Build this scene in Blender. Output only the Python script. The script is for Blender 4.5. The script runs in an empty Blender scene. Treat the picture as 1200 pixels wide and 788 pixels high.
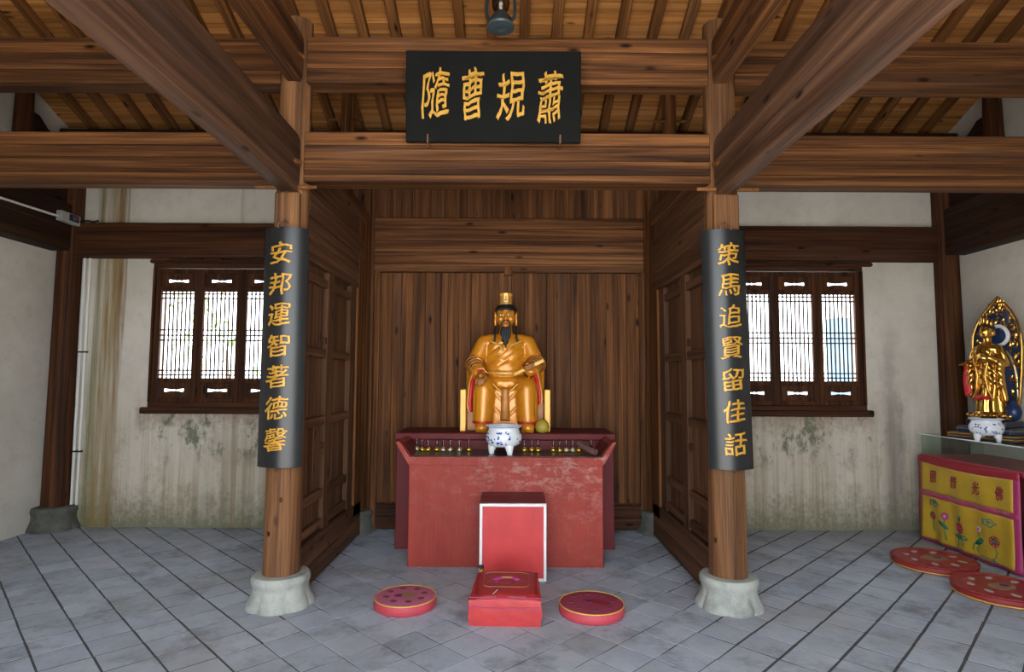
import bpy, bmesh, math, random
from mathutils import Vector, Matrix, Euler, Quaternion
random.seed(7)
scene = bpy.context.scene
COL = scene.collection

# ------------------------------------------------------------------ camera
F_PX = 695.15
PITCH, YAW, ROLL = 0.0718121, 0.00106786, 0.00484997
CAM_POS = Vector((0.03536, 0.0, 1.5))
_F = Vector((math.sin(YAW)*math.cos(PITCH), math.cos(YAW)*math.cos(PITCH), math.sin(PITCH)))
_R0 = Vector((math.cos(YAW), -math.sin(YAW), 0)); _U0 = _R0.cross(_F)
_R = _R0*math.cos(ROLL) + _U0*math.sin(ROLL); _U = -_R0*math.sin(ROLL) + _U0*math.cos(ROLL)
cam_data = bpy.data.cameras.new('camera')
cam_data.sensor_width = 36.0; cam_data.lens = F_PX/1200*36.0
cam_data.clip_start = 0.05; cam_data.clip_end = 300
cam = bpy.data.objects.new('camera', cam_data); COL.objects.link(cam)
cam.matrix_world = Matrix(((_R.x, _U.x, -_F.x, CAM_POS.x), (_R.y, _U.y, -_F.y, CAM_POS.y), (_R.z, _U.z, -_F.z, CAM_POS.z), (0, 0, 0, 1)))
scene.camera = cam

# ------------------------------------------------------------------ sky, sun, exposure
world = bpy.data.worlds.new('sky'); scene.world = world; world.use_nodes = True
wn = world.node_tree; wn.nodes.clear()
wo = wn.nodes.new('ShaderNodeOutputWorld'); wb = wn.nodes.new('ShaderNodeBackground')
wb.inputs['Color'].default_value = (0.86, 0.93, 1.0, 1); wb.inputs['Strength'].default_value = 3.2
wn.links.new(wb.outputs[0], wo.inputs[0])
sun_d = bpy.data.lights.new('sun', 'SUN'); sun_d.energy = 15.0; sun_d.angle = 0.01; sun_d.color = (1.0, 0.93, 0.82)
sun = bpy.data.objects.new('sun', sun_d); COL.objects.link(sun)
sun.rotation_euler = Vector((0.22, 0.62, -1.0)).to_track_quat('-Z', 'Y').to_euler()
scene.view_settings.view_transform = 'Standard'; scene.view_settings.look = 'None'
scene.view_settings.gamma = 1.0; scene.view_settings.use_curve_mapping = False
scene.view_settings.exposure = 1.3

# ------------------------------------------------------------------ materials
MATS = {}
class NT:
    def __init__(s, name):
        m = bpy.data.materials.new(name); m.use_nodes = True; s.m = m; s.t = m.node_tree; s.t.nodes.clear()
        s.out = s.n('ShaderNodeOutputMaterial'); s.b = s.n('ShaderNodeBsdfPrincipled'); s.l(s.b.outputs[0], s.out.inputs[0])
        MATS[name] = m
    def n(s, t, **k):
        x = s.t.nodes.new(t)
        for a, v in k.items(): setattr(x, a, v)
        return x
    def l(s, a, b): s.t.links.new(a, b)
    def val(s, sock, v):
        if hasattr(v, 'is_output') or isinstance(v, bpy.types.NodeSocket): s.l(v, sock)
        else: sock.default_value = v
    def math(s, op, a, b=0.0, clamp=False):
        x = s.n('ShaderNodeMath', operation=op); x.use_clamp = clamp; s.val(x.inputs[0], a); s.val(x.inputs[1], b); return x.outputs[0]
    def mix(s, f, a, b, mode='MIX'):
        x = s.n('ShaderNodeMix', data_type='RGBA', blend_type=mode)
        s.val(x.inputs[0], f)
        for i, c in ((6, a), (7, b)):
            if isinstance(c, tuple): x.inputs[i].default_value = (*c[:3], 1)
            else: s.l(c, x.inputs[i])
        return x.outputs[2]
    def ramp(s, f, stops):
        x = s.n('ShaderNodeValToRGB'); e = x.color_ramp.elements
        while len(e) < len(stops): e.new(0.5)
        for i, (p, c) in enumerate(stops):
            e[i].position = p; e[i].color = (*c[:3], 1) if isinstance(c, tuple) else (c, c, c, 1)
        s.l(f, x.inputs[0]); return x.outputs[0]
    def coord(s, scale=(1, 1, 1), rnd=0.0, kind='Object', rot=(0, 0, 0)):
        tc = s.n('ShaderNodeTexCoord'); v = tc.outputs[kind]
        if rnd:
            oi = s.n('ShaderNodeObjectInfo'); ml = s.n('ShaderNodeVectorMath', operation='SCALE')
            cb = s.n('ShaderNodeCombineXYZ'); s.l(oi.outputs['Random'], cb.inputs[0])
            a = s.math('MULTIPLY', oi.outputs['Random'], 7.31); b = s.math('FRACT', a); s.l(b, cb.inputs[1])
            a = s.math('MULTIPLY', oi.outputs['Random'], 31.7); b = s.math('FRACT', a); s.l(b, cb.inputs[2])
            s.l(cb.outputs[0], ml.inputs[0]); ml.inputs['Scale'].default_value = rnd
            ad = s.n('ShaderNodeVectorMath', operation='ADD'); s.l(v, ad.inputs[0]); s.l(ml.outputs[0], ad.inputs[1]); v = ad.outputs[0]
        mp = s.n('ShaderNodeMapping'); s.l(v, mp.inputs[0]); mp.inputs['Scale'].default_value = scale; mp.inputs['Rotation'].default_value = rot
        return mp.outputs[0]
    def noise(s, vec, scale=1.0, detail=4.0, rough=0.55, dist=0.0):
        x = s.n('ShaderNodeTexNoise'); s.l(vec, x.inputs['Vector']); x.inputs['Scale'].default_value = scale
        x.inputs['Detail'].default_value = detail; x.inputs['Roughness'].default_value = rough; x.inputs['Distortion'].default_value = dist
        return x.outputs[0]
    def bump(s, h, strength=0.2, dist=0.01):
        x = s.n('ShaderNodeBump'); x.inputs['Strength'].default_value = strength; x.inputs['Distance'].default_value = dist
        s.l(h, x.inputs['Height']); s.l(x.outputs[0], s.b.inputs['Normal'])
    def base(s, c):
        if isinstance(c, tuple): s.b.inputs['Base Color'].default_value = (*c[:3], 1)
        else: s.l(c, s.b.inputs['Base Color'])
    def set(s, **k):
        for a, v in k.items(): s.val(s.b.inputs[a.replace('_', ' ')], v)
        return s
    def zcoord(s):
        g = s.n('ShaderNodeNewGeometry'); x = s.n('ShaderNodeSeparateXYZ'); s.l(g.outputs['Position'], x.inputs[0]); return x.outputs

def wood(name, axis, dark, mid, light, rough=0.62, knots=True, vary=0.35, fine=0.85, wide=17.0):
    t = NT(name)
    def sc(along, across):
        return tuple(along if i == axis else across for i in range(3))
    g1 = t.noise(t.coord(sc(0.40, wide), 40), 1.0, 6, 0.65, 0.7)
    g2 = t.noise(t.coord(sc(1.4, 110.0), 40), 1.0, 3, 0.6, 0.2)
    c = t.ramp(g1, [(0.33, dark), (0.50, mid), (0.68, light)])
    f2 = t.ramp(g2, [(0.33, 0.45), (0.62, 1.15)])
    c = t.mix(fine, c, f2, 'MULTIPLY')
    # weathered greyish patches
    g3 = t.noise(t.coord(sc(0.8, 3.0), 40), 1.0, 4, 0.6)
    grey = tuple((dark[i]+mid[i])*0.5*0.6+0.045 for i in range(3))
    c = t.mix(t.ramp(g3, [(0.55, 0.0), (0.78, 0.3)]), c, grey)
    if knots:
        v = t.n('ShaderNodeTexVoronoi'); t.l(t.coord(sc(3.2, 9.0), 40), v.inputs['Vector']); v.inputs['Scale'].default_value = 1.0
        sp = t.n('ShaderNodeSeparateColor'); t.l(v.outputs['Color'], sp.inputs[0])
        sel = t.math('GREATER_THAN', sp.outputs[0], 0.58)
        k = t.ramp(v.outputs['Distance'], [(0.06, 1.0), (0.12, 0.6), (0.19, 0.0)])
        c = t.mix(t.math('MULTIPLY', k, sel), c, tuple(x*0.22 for x in dark))
    oi = t.n('ShaderNodeObjectInfo')
    hs = t.n('ShaderNodeHueSaturation'); t.l(c, hs.inputs['Color'])
    t.l(t.math('ADD', t.math('MULTIPLY', oi.outputs['Random'], vary), 1.0-vary/2), hs.inputs['Value']); hs.inputs['Saturation'].default_value = 1.03
    t.base(hs.outputs[0]); t.set(Roughness=rough+.1); t.b.inputs['Specular IOR Level'].default_value = 0.16
    t.bump(t.math('ADD', t.math('MULTIPLY', g1, 0.6), t.math('MULTIPLY', g2, 0.5)), 0.35, 0.006)
    return t.m
_D, _M, _L = (0.034, 0.014, 0.007), (0.112, 0.045, 0.017), (0.255, 0.110, 0.040)
for a, nm in enumerate('xyz'):
    wood('wood_'+nm, a, _D, _M, _L)
wood('panel_z', 2, (0.034, 0.014, 0.007), (0.115, 0.047, 0.018), (0.220, 0.092, 0.035), 0.62, True, 0.35, 0.6, 13.0)
wood('panel_x', 0, (0.036, 0.015, 0.007), (0.120, 0.050, 0.021), (0.270, 0.120, 0.050))
wood('part_z', 2, (0.050, 0.024, 0.014), (0.112, 0.054, 0.029), (0.185, 0.090, 0.046), 0.6, True, 0.2, 0.5, 11.0)
wood('part_y', 1, (0.046, 0.022, 0.013), (0.112, 0.054, 0.029), (0.200, 0.098, 0.050), 0.6, True, 0.2, 0.55, 12.0)
wood('panel_y', 1, (0.034, 0.014, 0.007), (0.105, 0.044, 0.019), (0.200, 0.088, 0.037))
wood('beam_y', 1, (0.032, 0.016, 0.009), (0.084, 0.041, 0.024), (0.170, 0.090, 0.054), 0.55, True, 0.2, 0.6, 12.0)
wood('dark_x', 0, (0.020, 0.009, 0.006), (0.060, 0.023, 0.011), (0.105, 0.042, 0.018))
wood('dark_y', 1, (0.018, 0.009, 0.006), (0.040, 0.018, 0.010), (0.070, 0.032, 0.017))
wood('dark_z', 2, (0.020, 0.009, 0.006), (0.062, 0.023, 0.010), (0.115, 0.044, 0.016))
wood('column_z', 2, (0.066, 0.031, 0.016), (0.150, 0.070, 0.032), (0.275, 0.132, 0.060), 0.55, True, 0.2, 0.65, 12.0)
wood('roof_x', 0, (0.270, 0.115, 0.036), (0.460, 0.205, 0.068), (0.620, 0.310, 0.118), 0.7, True, 0.45, 0.4, 13.0)
wood('rafter_y', 1, (0.090, 0.036, 0.012), (0.190, 0.080, 0.028), (0.290, 0.130, 0.048), 0.7)

def simple(name, col, rough=0.5, metal=0.0, spec=0.5, var=0.0, scale=8.0, col2=None, bump=0.0, coat=0.0):
    t = NT(name)
    if var or col2:
        n = t.noise(t.coord((1, 1, 1), 5), scale, 5, 0.6)
        t.base(t.ramp(n, [(0.3, col2 or tuple(c*(1-var) for c in col)), (0.7, col)]))
        if bump: t.bump(n, bump, 0.01)
    else: t.base(col)
    t.set(Roughness=rough, Metallic=metal); t.b.inputs['Specular IOR Level'].default_value = spec
    if coat: t.b.inputs['Coat Weight'].default_value = coat; t.b.inputs['Coat Roughness'].default_value = 0.2
    return t.m

def tile_mat():
    t = NT('floor_tile')
    n1 = t.noise(t.coord((1, 1, 1), 30), 3.0, 6, 0.65)
    n2 = t.noise(t.coord((1, 1, 1), 0, 'Object'), 22.0, 5, 0.7)
    g = t.n('ShaderNodeNewGeometry'); mp = t.n('ShaderNodeMapping'); t.l(g.outputs['Position'], mp.inputs[0])
    n3 = t.noise(mp.outputs[0], 2.4, 8, 0.75)
    c = t.ramp(n1, [(0.25, (0.32, 0.36, 0.435)), (0.5, (0.42, 0.465, 0.545)), (0.75, (0.50, 0.54, 0.60))])
    c = t.mix(t.ramp(n3, [(0.50, 0.0), (0.66, 0.75)]), c, (0.16, 0.165, 0.18))
    c = t.mix(t.ramp(n2, [(0.30, 0.45), (0.42, 0.0)]), c, (0.12, 0.12, 0.125))
    n5 = t.noise(mp.outputs[0], 0.8, 5, 0.6)
    c = t.mix(t.ramp(n5, [(0.45, 0.0), (0.70, 0.6)]), c, (0.30, 0.285, 0.265))
    oi = t.n('ShaderNodeObjectInfo'); hs = t.n('ShaderNodeHueSaturation'); t.l(c, hs.inputs['Color'])
    t.l(t.math('ADD', t.math('MULTIPLY', oi.outputs['Random'], 0.18), 0.90), hs.inputs['Value'])
    t.base(hs.outputs[0]); t.set(Roughness=0.62); t.b.inputs['Specular IOR Level'].default_value = 0.35
    t.bump(t.math('ADD', n1, t.math('MULTIPLY', n2, 0.6)), 0.25, 0.006)
tile_mat()
simple('grout', (0.088, 0.086, 0.088), 0.9, var=0.5, scale=30)

def plaster(name, stains):
    t = NT(name)
    P = t.zcoord()
    n1 = t.noise(t.coord(), 1.3, 6, 0.6); n2 = t.noise(t.coord(), 9.0, 6, 0.65)
    c = t.ramp(n1, [(0.3, (0.49, 0.45, 0.385)), (0.6, (0.61, 0.57, 0.505))])
    c = t.mix(t.ramp(n2, [(0.5, 0.0), (0.72, 0.3)]), c, (0.36, 0.34, 0.31))
    if stains:
        n4 = t.noise(t.coord(), 0.9, 5, 0.6)
        low = t.ramp(t.math('ADD', t.math('MULTIPLY', P[2], 0.5), t.math('MULTIPLY', n1, 0.3)), [(0.35, 1.0), (1.25, 0.0)])
        c = t.mix(t.math('MULTIPLY', t.ramp(n4, [(0.35, 0.25), (0.65, 0.8)]), low), c, (0.50, 0.425, 0.31))
        # run-down streaks under the window
        st = t.noise(t.coord((13.0, 13.0, 0.30)), 1.0, 5, 0.65)
        c = t.mix(t.math('MULTIPLY', t.ramp(st, [(0.44, 0.0), (0.64, 0.65)]), low), c, (0.27, 0.20, 0.115))
        bl = t.noise(t.coord((1.4, 1.4, 1.0)), 2.6, 8, 0.75)
        c = t.mix(t.math('MULTIPLY', t.ramp(bl, [(0.50, 0.0), (0.68, 0.75)]), low), c, (0.26, 0.20, 0.145))
        fine = t.noise(t.coord((1, 1, .8)), 26.0, 5, 0.75)
        # rust bleeding from under the sills
        ax = t.math('ABSOLUTE', t.math('SUBTRACT', t.math('ABSOLUTE', P[0]), 2.97))
        inx = t.ramp(ax, [(0.66, 1.0), (0.82, 0.0)])
        rz = t.ramp(t.math('ADD', t.math('MULTIPLY', t.math('SUBTRACT', 1.19, P[2]), 2.0), t.math('MULTIPLY', t.math('SUBTRACT', fine, 0.5), 1.2)), [(-0.0, 1.0), (0.5, 0.0)])
        ab = t.math('GREATER_THAN', 1.19, P[2])
        c = t.mix(t.math('MULTIPLY', t.math('MULTIPLY', t.math('MULTIPLY', inx, rz), ab), 0.6), c, (0.190, 0.092, 0.045))
        # moss at the foot and in damp patches
        foot = t.ramp(t.math('ADD', P[2], t.math('MULTIPLY', t.math('SUBTRACT', fine, 0.5), 0.7)), [(0.02, 1.0), (0.40, 0.0)])
        c = t.mix(t.math('MULTIPLY', foot, 0.75), c, (0.115, 0.120, 0.062))
        mo = t.noise(t.coord((1.0, 1.0, 0.55)), 3.4, 8, 0.8)
        hgt = t.ramp(t.math('MULTIPLY', P[2], 0.5), [(0.28, 0.0), (0.40, 1.0), (0.58, 1.0), (0.60, 0.0)])
        c = t.mix(t.math('MULTIPLY', t.math('MULTIPLY', t.ramp(mo, [(0.53, 0.0), (0.60, 0.85)]), hgt), inx), c, (0.105, 0.125, 0.075))
        # dark damp run at the outer side of the window near the standing statue
        dd = t.math('ADD', t.math('ABSOLUTE', t.math('SUBTRACT', P[0], 3.90)), t.math('MULTIPLY', t.math('SUBTRACT', bl, 0.5), 0.5))
        c = t.mix(t.math('MULTIPLY', t.ramp(dd, [(0.03, 0.6), (0.14, 0.0)]), t.ramp(t.math('MULTIPLY', P[2], 0.4), [(0.40, 1.0), (0.95, 0.0)])), c, (0.150, 0.130, 0.110))
        # old water runs in the corner of the bay beside the white pipes
        def band(x0, w, col, k, sx):
            dx = t.math('ABSOLUTE', t.math('SUBTRACT', P[0], x0))
            wob = t.math('MULTIPLY', t.math('SUBTRACT', st, 0.5), 0.25)
            b = t.ramp(t.math('ADD', dx, wob), [(w*0.35, 1.0), (w, 0.0)])
            return t.mix(t.math('MULTIPLY', t.math('MULTIPLY', b, k), t.ramp(t.noise(t.coord((sx, sx, 0.5)), 1.0, 4, 0.7), [(0.35, 0.25), (0.6, 1.0)])), c, col)
        c = band(-4.10, 0.17, (0.250, 0.170, 0.060), 0.95, 16)
        c = band(-3.985, 0.055, (0.190, 0.100, 0.030), 0.95, 10)
        c = band(-2.86+0.1, 0.03, (0.22, 0.15, 0.08), 0.55, 10)
        c = band(-4.23, 0.06, (0.150, 0.150, 0.060), 0.8, 20)
    t.base(c); t.set(Roughness=0.9); t.b.inputs['Specular IOR Level'].default_value = 0.2
    t.bump(t.math('ADD', n1, t.math('MULTIPLY', n2, 0.4)), 0.3, 0.02)
plaster('plaster_stained', True); plaster('plaster', False)

def stone_mat():
    t = NT('pedestal_stone'); n = t.noise(t.coord((1, 1, 1), 8), 7, 6, 0.7); n2 = t.noise(t.coord((14, 14, 2.0), 8), 1.0, 4, 0.6)
    c = t.ramp(n, [(0.3, (0.20, 0.215, 0.195)), (0.55, (0.36, 0.37, 0.335)), (0.75, (0.42, 0.40, 0.34))])
    c = t.mix(t.ramp(n2, [(0.55, 0.0), (0.72, 0.4)]), c, (0.13, 0.14, 0.12))
    t.base(c); t.set(Roughness=0.8); t.bump(n, 0.35, 0.01)
stone_mat()
simple('pedestal_dark', (0.125, 0.125, 0.105), 0.85, var=0.5, scale=9, bump=0.3)

def altar_red(name, a, b, chalk):
    t = NT(name); n = t.noise(t.coord((1, 1, 0.55)), 2.6, 7, 0.7, 0.3); n2 = t.noise(t.coord((60, 60, 3.0)), 1.0, 3, 0.6)
    c = t.ramp(n, [(0.25, a), (0.7, b)])
    if chalk:
        P = t.zcoord(); up = t.ramp(P[2], [(0.30, 0.12), (0.75, 1.0)])
        sc = t.noise(t.coord((0.8, 0.8, 1.4)), 9.0, 9, 0.8, 0.15); rgt = t.math('ADD', t.ramp(t.math('ADD', t.math('MULTIPLY', P[0], 0.5), 0.5), [(0.25, 0.25), (0.6, 1.0)]), 0.0)
        c = t.mix(t.math('MULTIPLY', t.math('MULTIPLY', t.ramp(sc, [(0.50, 0.0), (0.66, 0.50)]), up), rgt), c, (0.55, 0.38, 0.33))
    c = t.mix(t.ramp(n2, [(0.5, 0.0), (0.8, 0.22)]), c, tuple(x*1.6 for x in b))
    t.base(c); t.set(Roughness=0.55); t.b.inputs['Specular IOR Level'].default_value = 0.22; t.bump(n, 0.15, 0.01)
altar_red('altar_red', (0.205, 0.025, 0.018), (0.315, 0.044, 0.030), True)
altar_red('altar_dark_red', (0.090, 0.012, 0.014), (0.145, 0.020, 0.022), False)
simple('altar_top', (0.055, 0.030, 0.030), 0.28, var=0.4, scale=12)
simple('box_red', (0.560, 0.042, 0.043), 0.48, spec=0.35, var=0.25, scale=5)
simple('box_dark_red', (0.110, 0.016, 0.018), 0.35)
simple('white_metal', (0.72, 0.73, 0.74), 0.4)
simple('cloth_red', (0.520, 0.035, 0.036), 0.55, var=0.25, scale=14, bump=0.2)
simple('cloth_red_dark', (0.300, 0.024, 0.020), 0.6, var=0.3, scale=14, bump=0.2)
simple('cloth_top_red', (0.360, 0.026, 0.030), 0.45, var=0.25, scale=10, bump=0.2)
simple('cloth_pink', (0.520, 0.130, 0.230), 0.75, var=0.2, scale=20, bump=0.15)
simple('cloth_plum', (0.330, 0.040, 0.085), 0.75, var=0.2, scale=20, bump=0.15)
simple('cloth_rose', (0.560, 0.060, 0.085), 0.6, var=0.25, scale=10, bump=0.2)
simple('piping_gold', (0.62, 0.38, 0.06), 0.45)
simple('stitch_brown', (0.150, 0.045, 0.040), 0.8)
simple('stitch_tan', (0.300, 0.150, 0.080), 0.8)
simple('stitch_purple', (0.130, 0.010, 0.095), 0.7)
simple('stitch_pale', (0.46, 0.36, 0.33), 0.8)
simple('stitch_green', (0.010, 0.150, 0.075), 0.7)
simple('stitch_teal', (0.020, 0.160, 0.170), 0.7)
simple('stitch_magenta', (0.420, 0.030, 0.240), 0.7)
simple('stitch_maroon', (0.250, 0.012, 0.030), 0.7)
simple('stitch_yellow', (0.560, 0.400, 0.070), 0.7)
simple('satin_yellow', (0.560, 0.350, 0.025), 0.42, var=0.25, scale=5)
simple('satin_pink', (0.430, 0.035, 0.140), 0.5, var=0.2, scale=10)
simple('satin_red', (0.340, 0.012, 0.030), 0.45, var=0.2, scale=10)
simple('lacquer_black', (0.0125, 0.0135, 0.0145), 0.34, var=0.35, scale=6, spec=0.5)
simple('board_black', (0.0060, 0.0064, 0.0062), 0.7, var=0.4, scale=6, spec=0.12)
simple('gilt', (0.640, 0.330, 0.035), 0.42, metal=0.25, var=0.3, scale=30)
simple('statue_gold', (0.720, 0.270, 0.016), 0.30, metal=0.15, var=0.22, scale=5, coat=0.35)
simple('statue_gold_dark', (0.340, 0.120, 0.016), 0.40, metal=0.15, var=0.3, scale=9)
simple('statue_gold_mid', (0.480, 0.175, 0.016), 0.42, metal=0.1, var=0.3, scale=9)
simple('statue_gold_pale', (0.700, 0.360, 0.055), 0.34, metal=0.2, var=0.15, scale=8)
simple('statue_trim', (0.740, 0.410, 0.080), 0.35, metal=0.3)
simple('lining_red', (0.480, 0.012, 0.014), 0.4)
simple('hair_black', (0.010, 0.010, 0.011), 0.55)
simple('eye_white', (0.78, 0.76, 0.70), 0.3); simple('pupil', (0.02, 0.012, 0.008), 0.2); simple('lip_red', (0.48, 0.035, 0.022), 0.4)
simple('bright_gold', (0.800, 0.470, 0.110), 0.20, metal=0.9, col2=(0.45, 0.20, 0.03), scale=22)
simple('brass', (0.780, 0.500, 0.070), 0.25, metal=0.8)
simple('silver_brass', (0.620, 0.560, 0.330), 0.25, metal=0.7)
simple('blue_enamel', (0.012, 0.032, 0.110), 0.35, var=0.4, scale=30)
simple('dark_plinth', (0.020, 0.022, 0.034), 0.4)
simple('porcelain', (0.74, 0.77, 0.80), 0.16, var=0.06, scale=6)
simple('cobalt', (0.030, 0.070, 0.360), 0.25)
simple('ash', (0.060, 0.050, 0.045), 0.95)
simple('fruit_skin', (0.420, 0.300, 0.035), 0.5, col2=(0.28, 0.24, 0.03), scale=12)
simple('iron', (0.030, 0.028, 0.026), 0.6, metal=0.4); simple('rusty_iron', (0.140, 0.062, 0.034), 0.75)
simple('lantern_metal', (0.042, 0.056, 0.060), 0.38, metal=0.55, var=0.3, scale=20)
simple('lantern_base', (0.090, 0.120, 0.130), 0.42, metal=0.45, var=0.3, scale=20)
simple('pvc_white', (0.74, 0.73, 0.70), 0.45); simple('grey_plastic', (0.36, 0.36, 0.33), 0.5)
simple('breaker_blue', (0.03, 0.10, 0.30), 0.4); simple('breaker_red', (0.35, 0.02, 0.03), 0.4); simple('black_plastic', (0.012, 0.012, 0.013), 0.5)
simple('roof_slab', (0.10, 0.085, 0.07), 0.9); simple('courtyard_stone', (0.46, 0.44, 0.40), 0.85, var=0.25, scale=2)
simple('rag', (0.150, 0.075, 0.065), 0.9, var=0.4, scale=20, bump=0.3)
simple('leaf_green', (0.22, 0.40, 0.10), 0.6, var=0.5, scale=6); simple('bark', (0.09, 0.06, 0.04), 0.9)
simple('blue_wall', (0.10, 0.24, 0.40), 0.7, var=0.3, scale=4)
def glass_mat():
    t = NT('glass'); t.t.nodes.remove(t.b)
    tr = t.n('ShaderNodeBsdfTransparent'); tr.inputs[0].default_value = (0.90, 0.95, 0.93, 1)
    gl = t.n('ShaderNodeBsdfGlossy'); gl.inputs['Roughness'].default_value = 0.03
    lw = t.n('ShaderNodeLayerWeight'); lw.inputs[0].default_value = 0.5; fr_ = t.math('ADD', t.math('MULTIPLY', t.math('POWER', lw.outputs['Facing'], 5.0), 0.9), 0.04)
    mx = t.n('ShaderNodeMixShader'); t.l(fr_, mx.inputs[0]); t.l(tr.outputs[0], mx.inputs[1]); t.l(gl.outputs[0], mx.inputs[2]); t.l(mx.outputs[0], t.out.inputs[0])
glass_mat()
def chimney_glass():
    t = NT('smoked_glass'); t.t.nodes.remove(t.b)
    tr = t.n('ShaderNodeBsdfTransparent'); tr.inputs[0].default_value = (0.42, 0.38, 0.36, 1)
    gl = t.n('ShaderNodeBsdfGlossy'); gl.inputs['Roughness'].default_value = 0.1; gl.inputs[0].default_value = (0.8, 0.8, 0.8, 1)
    mx = t.n('ShaderNodeMixShader'); mx.inputs[0].default_value = 0.07; t.l(tr.outputs[0], mx.inputs[1]); t.l(gl.outputs[0], mx.inputs[2]); t.l(mx.outputs[0], t.out.inputs[0])
chimney_glass()

# ------------------------------------------------------------------ mesh helpers
class MB:
    """collects geometry for ONE mesh object"""
    def __init__(s): s.bm = bmesh.new()
    def box(s, x0, x1, y0, y1, z0, z1, bev=0.0, seg=1, rot=None, piv=None):
        b = bmesh.new(); bmesh.ops.create_cube(b, size=1.0)
        sx, sy, sz = x1-x0, y1-y0, z1-z0
        for v in b.verts: v.co = Vector(((v.co.x+.5)*sx+x0, (v.co.y+.5)*sy+y0, (v.co.z+.5)*sz+z0))
        if bev: bmesh.ops.bevel(b, geom=b.edges[:], offset=min(bev, 0.45*min(abs(sx), abs(sy), abs(sz))), segments=seg, profile=0.5, affect='EDGES')
        if rot is not None:
            p = Vector(piv if piv is not None else ((x0+x1)/2, (y0+y1)/2, (z0+z1)/2))
            for v in b.verts: v.co = rot @ (v.co-p) + p
        return s.take(b)
    def take(s, b):
        m = bpy.data.meshes.new('tmp'); b.to_mesh(m); b.free(); s.bm.from_mesh(m); bpy.data.meshes.remove(m); return s
    def lathe(s, prof, c=(0, 0, 0), n=32, rfun=None, cap=True):
        c = Vector(c); rings = []
        for (r, z) in prof:
            ring = []
            for k in range(n):
                a = 2*math.pi*k/n; rr = r*(rfun(a, z) if rfun else 1.0)
                ring.append(s.bm.verts.new(c+Vector((rr*math.cos(a), rr*math.sin(a), z))))
            rings.append(ring)
        for i in range(len(rings)-1):
            for k in range(n):
                s.bm.faces.new((rings[i][k], rings[i][(k+1) % n], rings[i+1][(k+1) % n], rings[i+1][k]))
        if cap:
            s.bm.faces.new(rings[0][::-1]); s.bm.faces.new(rings[-1])
        return s
    def tube(s, pts, r, n=10, closed=False, rx=None):
        pts = [Vector(p) for p in pts]; N = len(pts); rings = []
        rs = r if isinstance(r, (list, tuple)) else [r]*N
        up = None
        for i, p in enumerate(pts):
            if closed: d = pts[(i+1) % N]-pts[i-1]
            else: d = pts[min(i+1, N-1)]-pts[max(i-1, 0)]
            d.normalize()
            if up is None:
                up = Vector((0, 0, 1)) if abs(d.z) < .9 else Vector((1, 0, 0))
            a = d.cross(up)
            if a.length < 1e-5: a = d.orthogonal()
            a.normalize(); b = a.cross(d); b.normalize(); up = b
            rings.append([s.bm.verts.new(p+(a*math.cos(2*math.pi*k/n)*(rx or 1.0)+b*math.sin(2*math.pi*k/n))*rs[i]) for k in range(n)])
        M = N if closed else N-1
        for i in range(M):
            A, B = rings[i], rings[(i+1) % N]
            for k in range(n): s.bm.faces.new((A[k], A[(k+1) % n], B[(k+1) % n], B[k]))
        if not closed: s.bm.faces.new(rings[0][::-1]); s.bm.faces.new(rings[-1])
        return s
    def ell(s, c, r, rot=None, u=20, v=14):
        b = bmesh.new(); bmesh.ops.create_uvsphere(b, u_segments=u, v_segments=v, radius=1.0)
        c = Vector(c); r = (r, r, r) if isinstance(r, (int, float)) else r
        for q in b.verts:
            p = Vector((q.co.x*r[0], q.co.y*r[1], q.co.z*r[2]))
            if rot is not None: p = rot @ p
            q.co = p+c
        return s.take(b)
    def cap(s, p0, r0, p1, r1):
        b = bmesh.new()
        for p, r in ((p0, r0), (p1, r1)):
            g = bmesh.ops.create_uvsphere(b, u_segments=16, v_segments=10, radius=r)
            bmesh.ops.translate(b, verts=g['verts'], vec=Vector(p))
        g = bmesh.ops.convex_hull(b, input=b.verts[:])
        bmesh.ops.delete(b, geom=[e for e in g['geom_interior'] if isinstance(e, bmesh.types.BMVert)], context='VERTS')
        return s.take(b)
    def prism(s, outline, fn0, fn1):
        """outline of (a,b) pairs; fn0/fn1 map a pair to the two end faces"""
        A = [s.bm.verts.new(Vector(fn0(*p))) for p in outline]; B = [s.bm.verts.new(Vector(fn1(*p))) for p in outline]
        n = len(outline)
        s.bm.faces.new(A[::-1]); s.bm.faces.new(B)
        for k in range(n): s.bm.faces.new((A[k], A[(k+1) % n], B[(k+1) % n], B[k]))
        return s
    def grid(s, nu, nv, fn):
        V = [[s.bm.verts.new(Vector(fn(i/nu, j/nv))) for j in range(nv+1)] for i in range(nu+1)]
        for i in range(nu):
            for j in range(nv): s.bm.faces.new((V[i][j], V[i+1][j], V[i+1][j+1], V[i][j+1]))
        return s
    def mesh(s, name, smooth=None):
        bmesh.ops.recalc_face_normals(s.bm, faces=s.bm.faces[:])
        m = bpy.data.meshes.new(name); s.bm.to_mesh(m); s.bm.free()
        if smooth is not None:
            m.polygons.foreach_set('use_smooth', [True]*len(m.polygons))
            try: m.set_sharp_from_angle(angle=math.radians(smooth))
            except Exception: pass
        return m
    def build(s, name, mat, parent=None, smooth=None, local=False, solid=0.0):
        if parent is not None and not local:
            off = parent.location
            if parent.parent is not None: off = off+parent.parent.location
            bmesh.ops.translate(s.bm, verts=s.bm.verts[:], vec=-off)
        m = s.mesh(name, smooth)
        return link(name, m, mat, parent, solid)
def link(name, m, mat, parent=None, solid=0.0):
    o = bpy.data.objects.new(name, m); COL.objects.link(o)
    if mat is not None and not m.materials: m.materials.append(MATS[mat])
    if parent is not None: o.parent = parent
    if solid:
        md = o.modifiers.new('solid', 'SOLIDIFY'); md.thickness = solid; md.offset = 0
    return o
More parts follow.
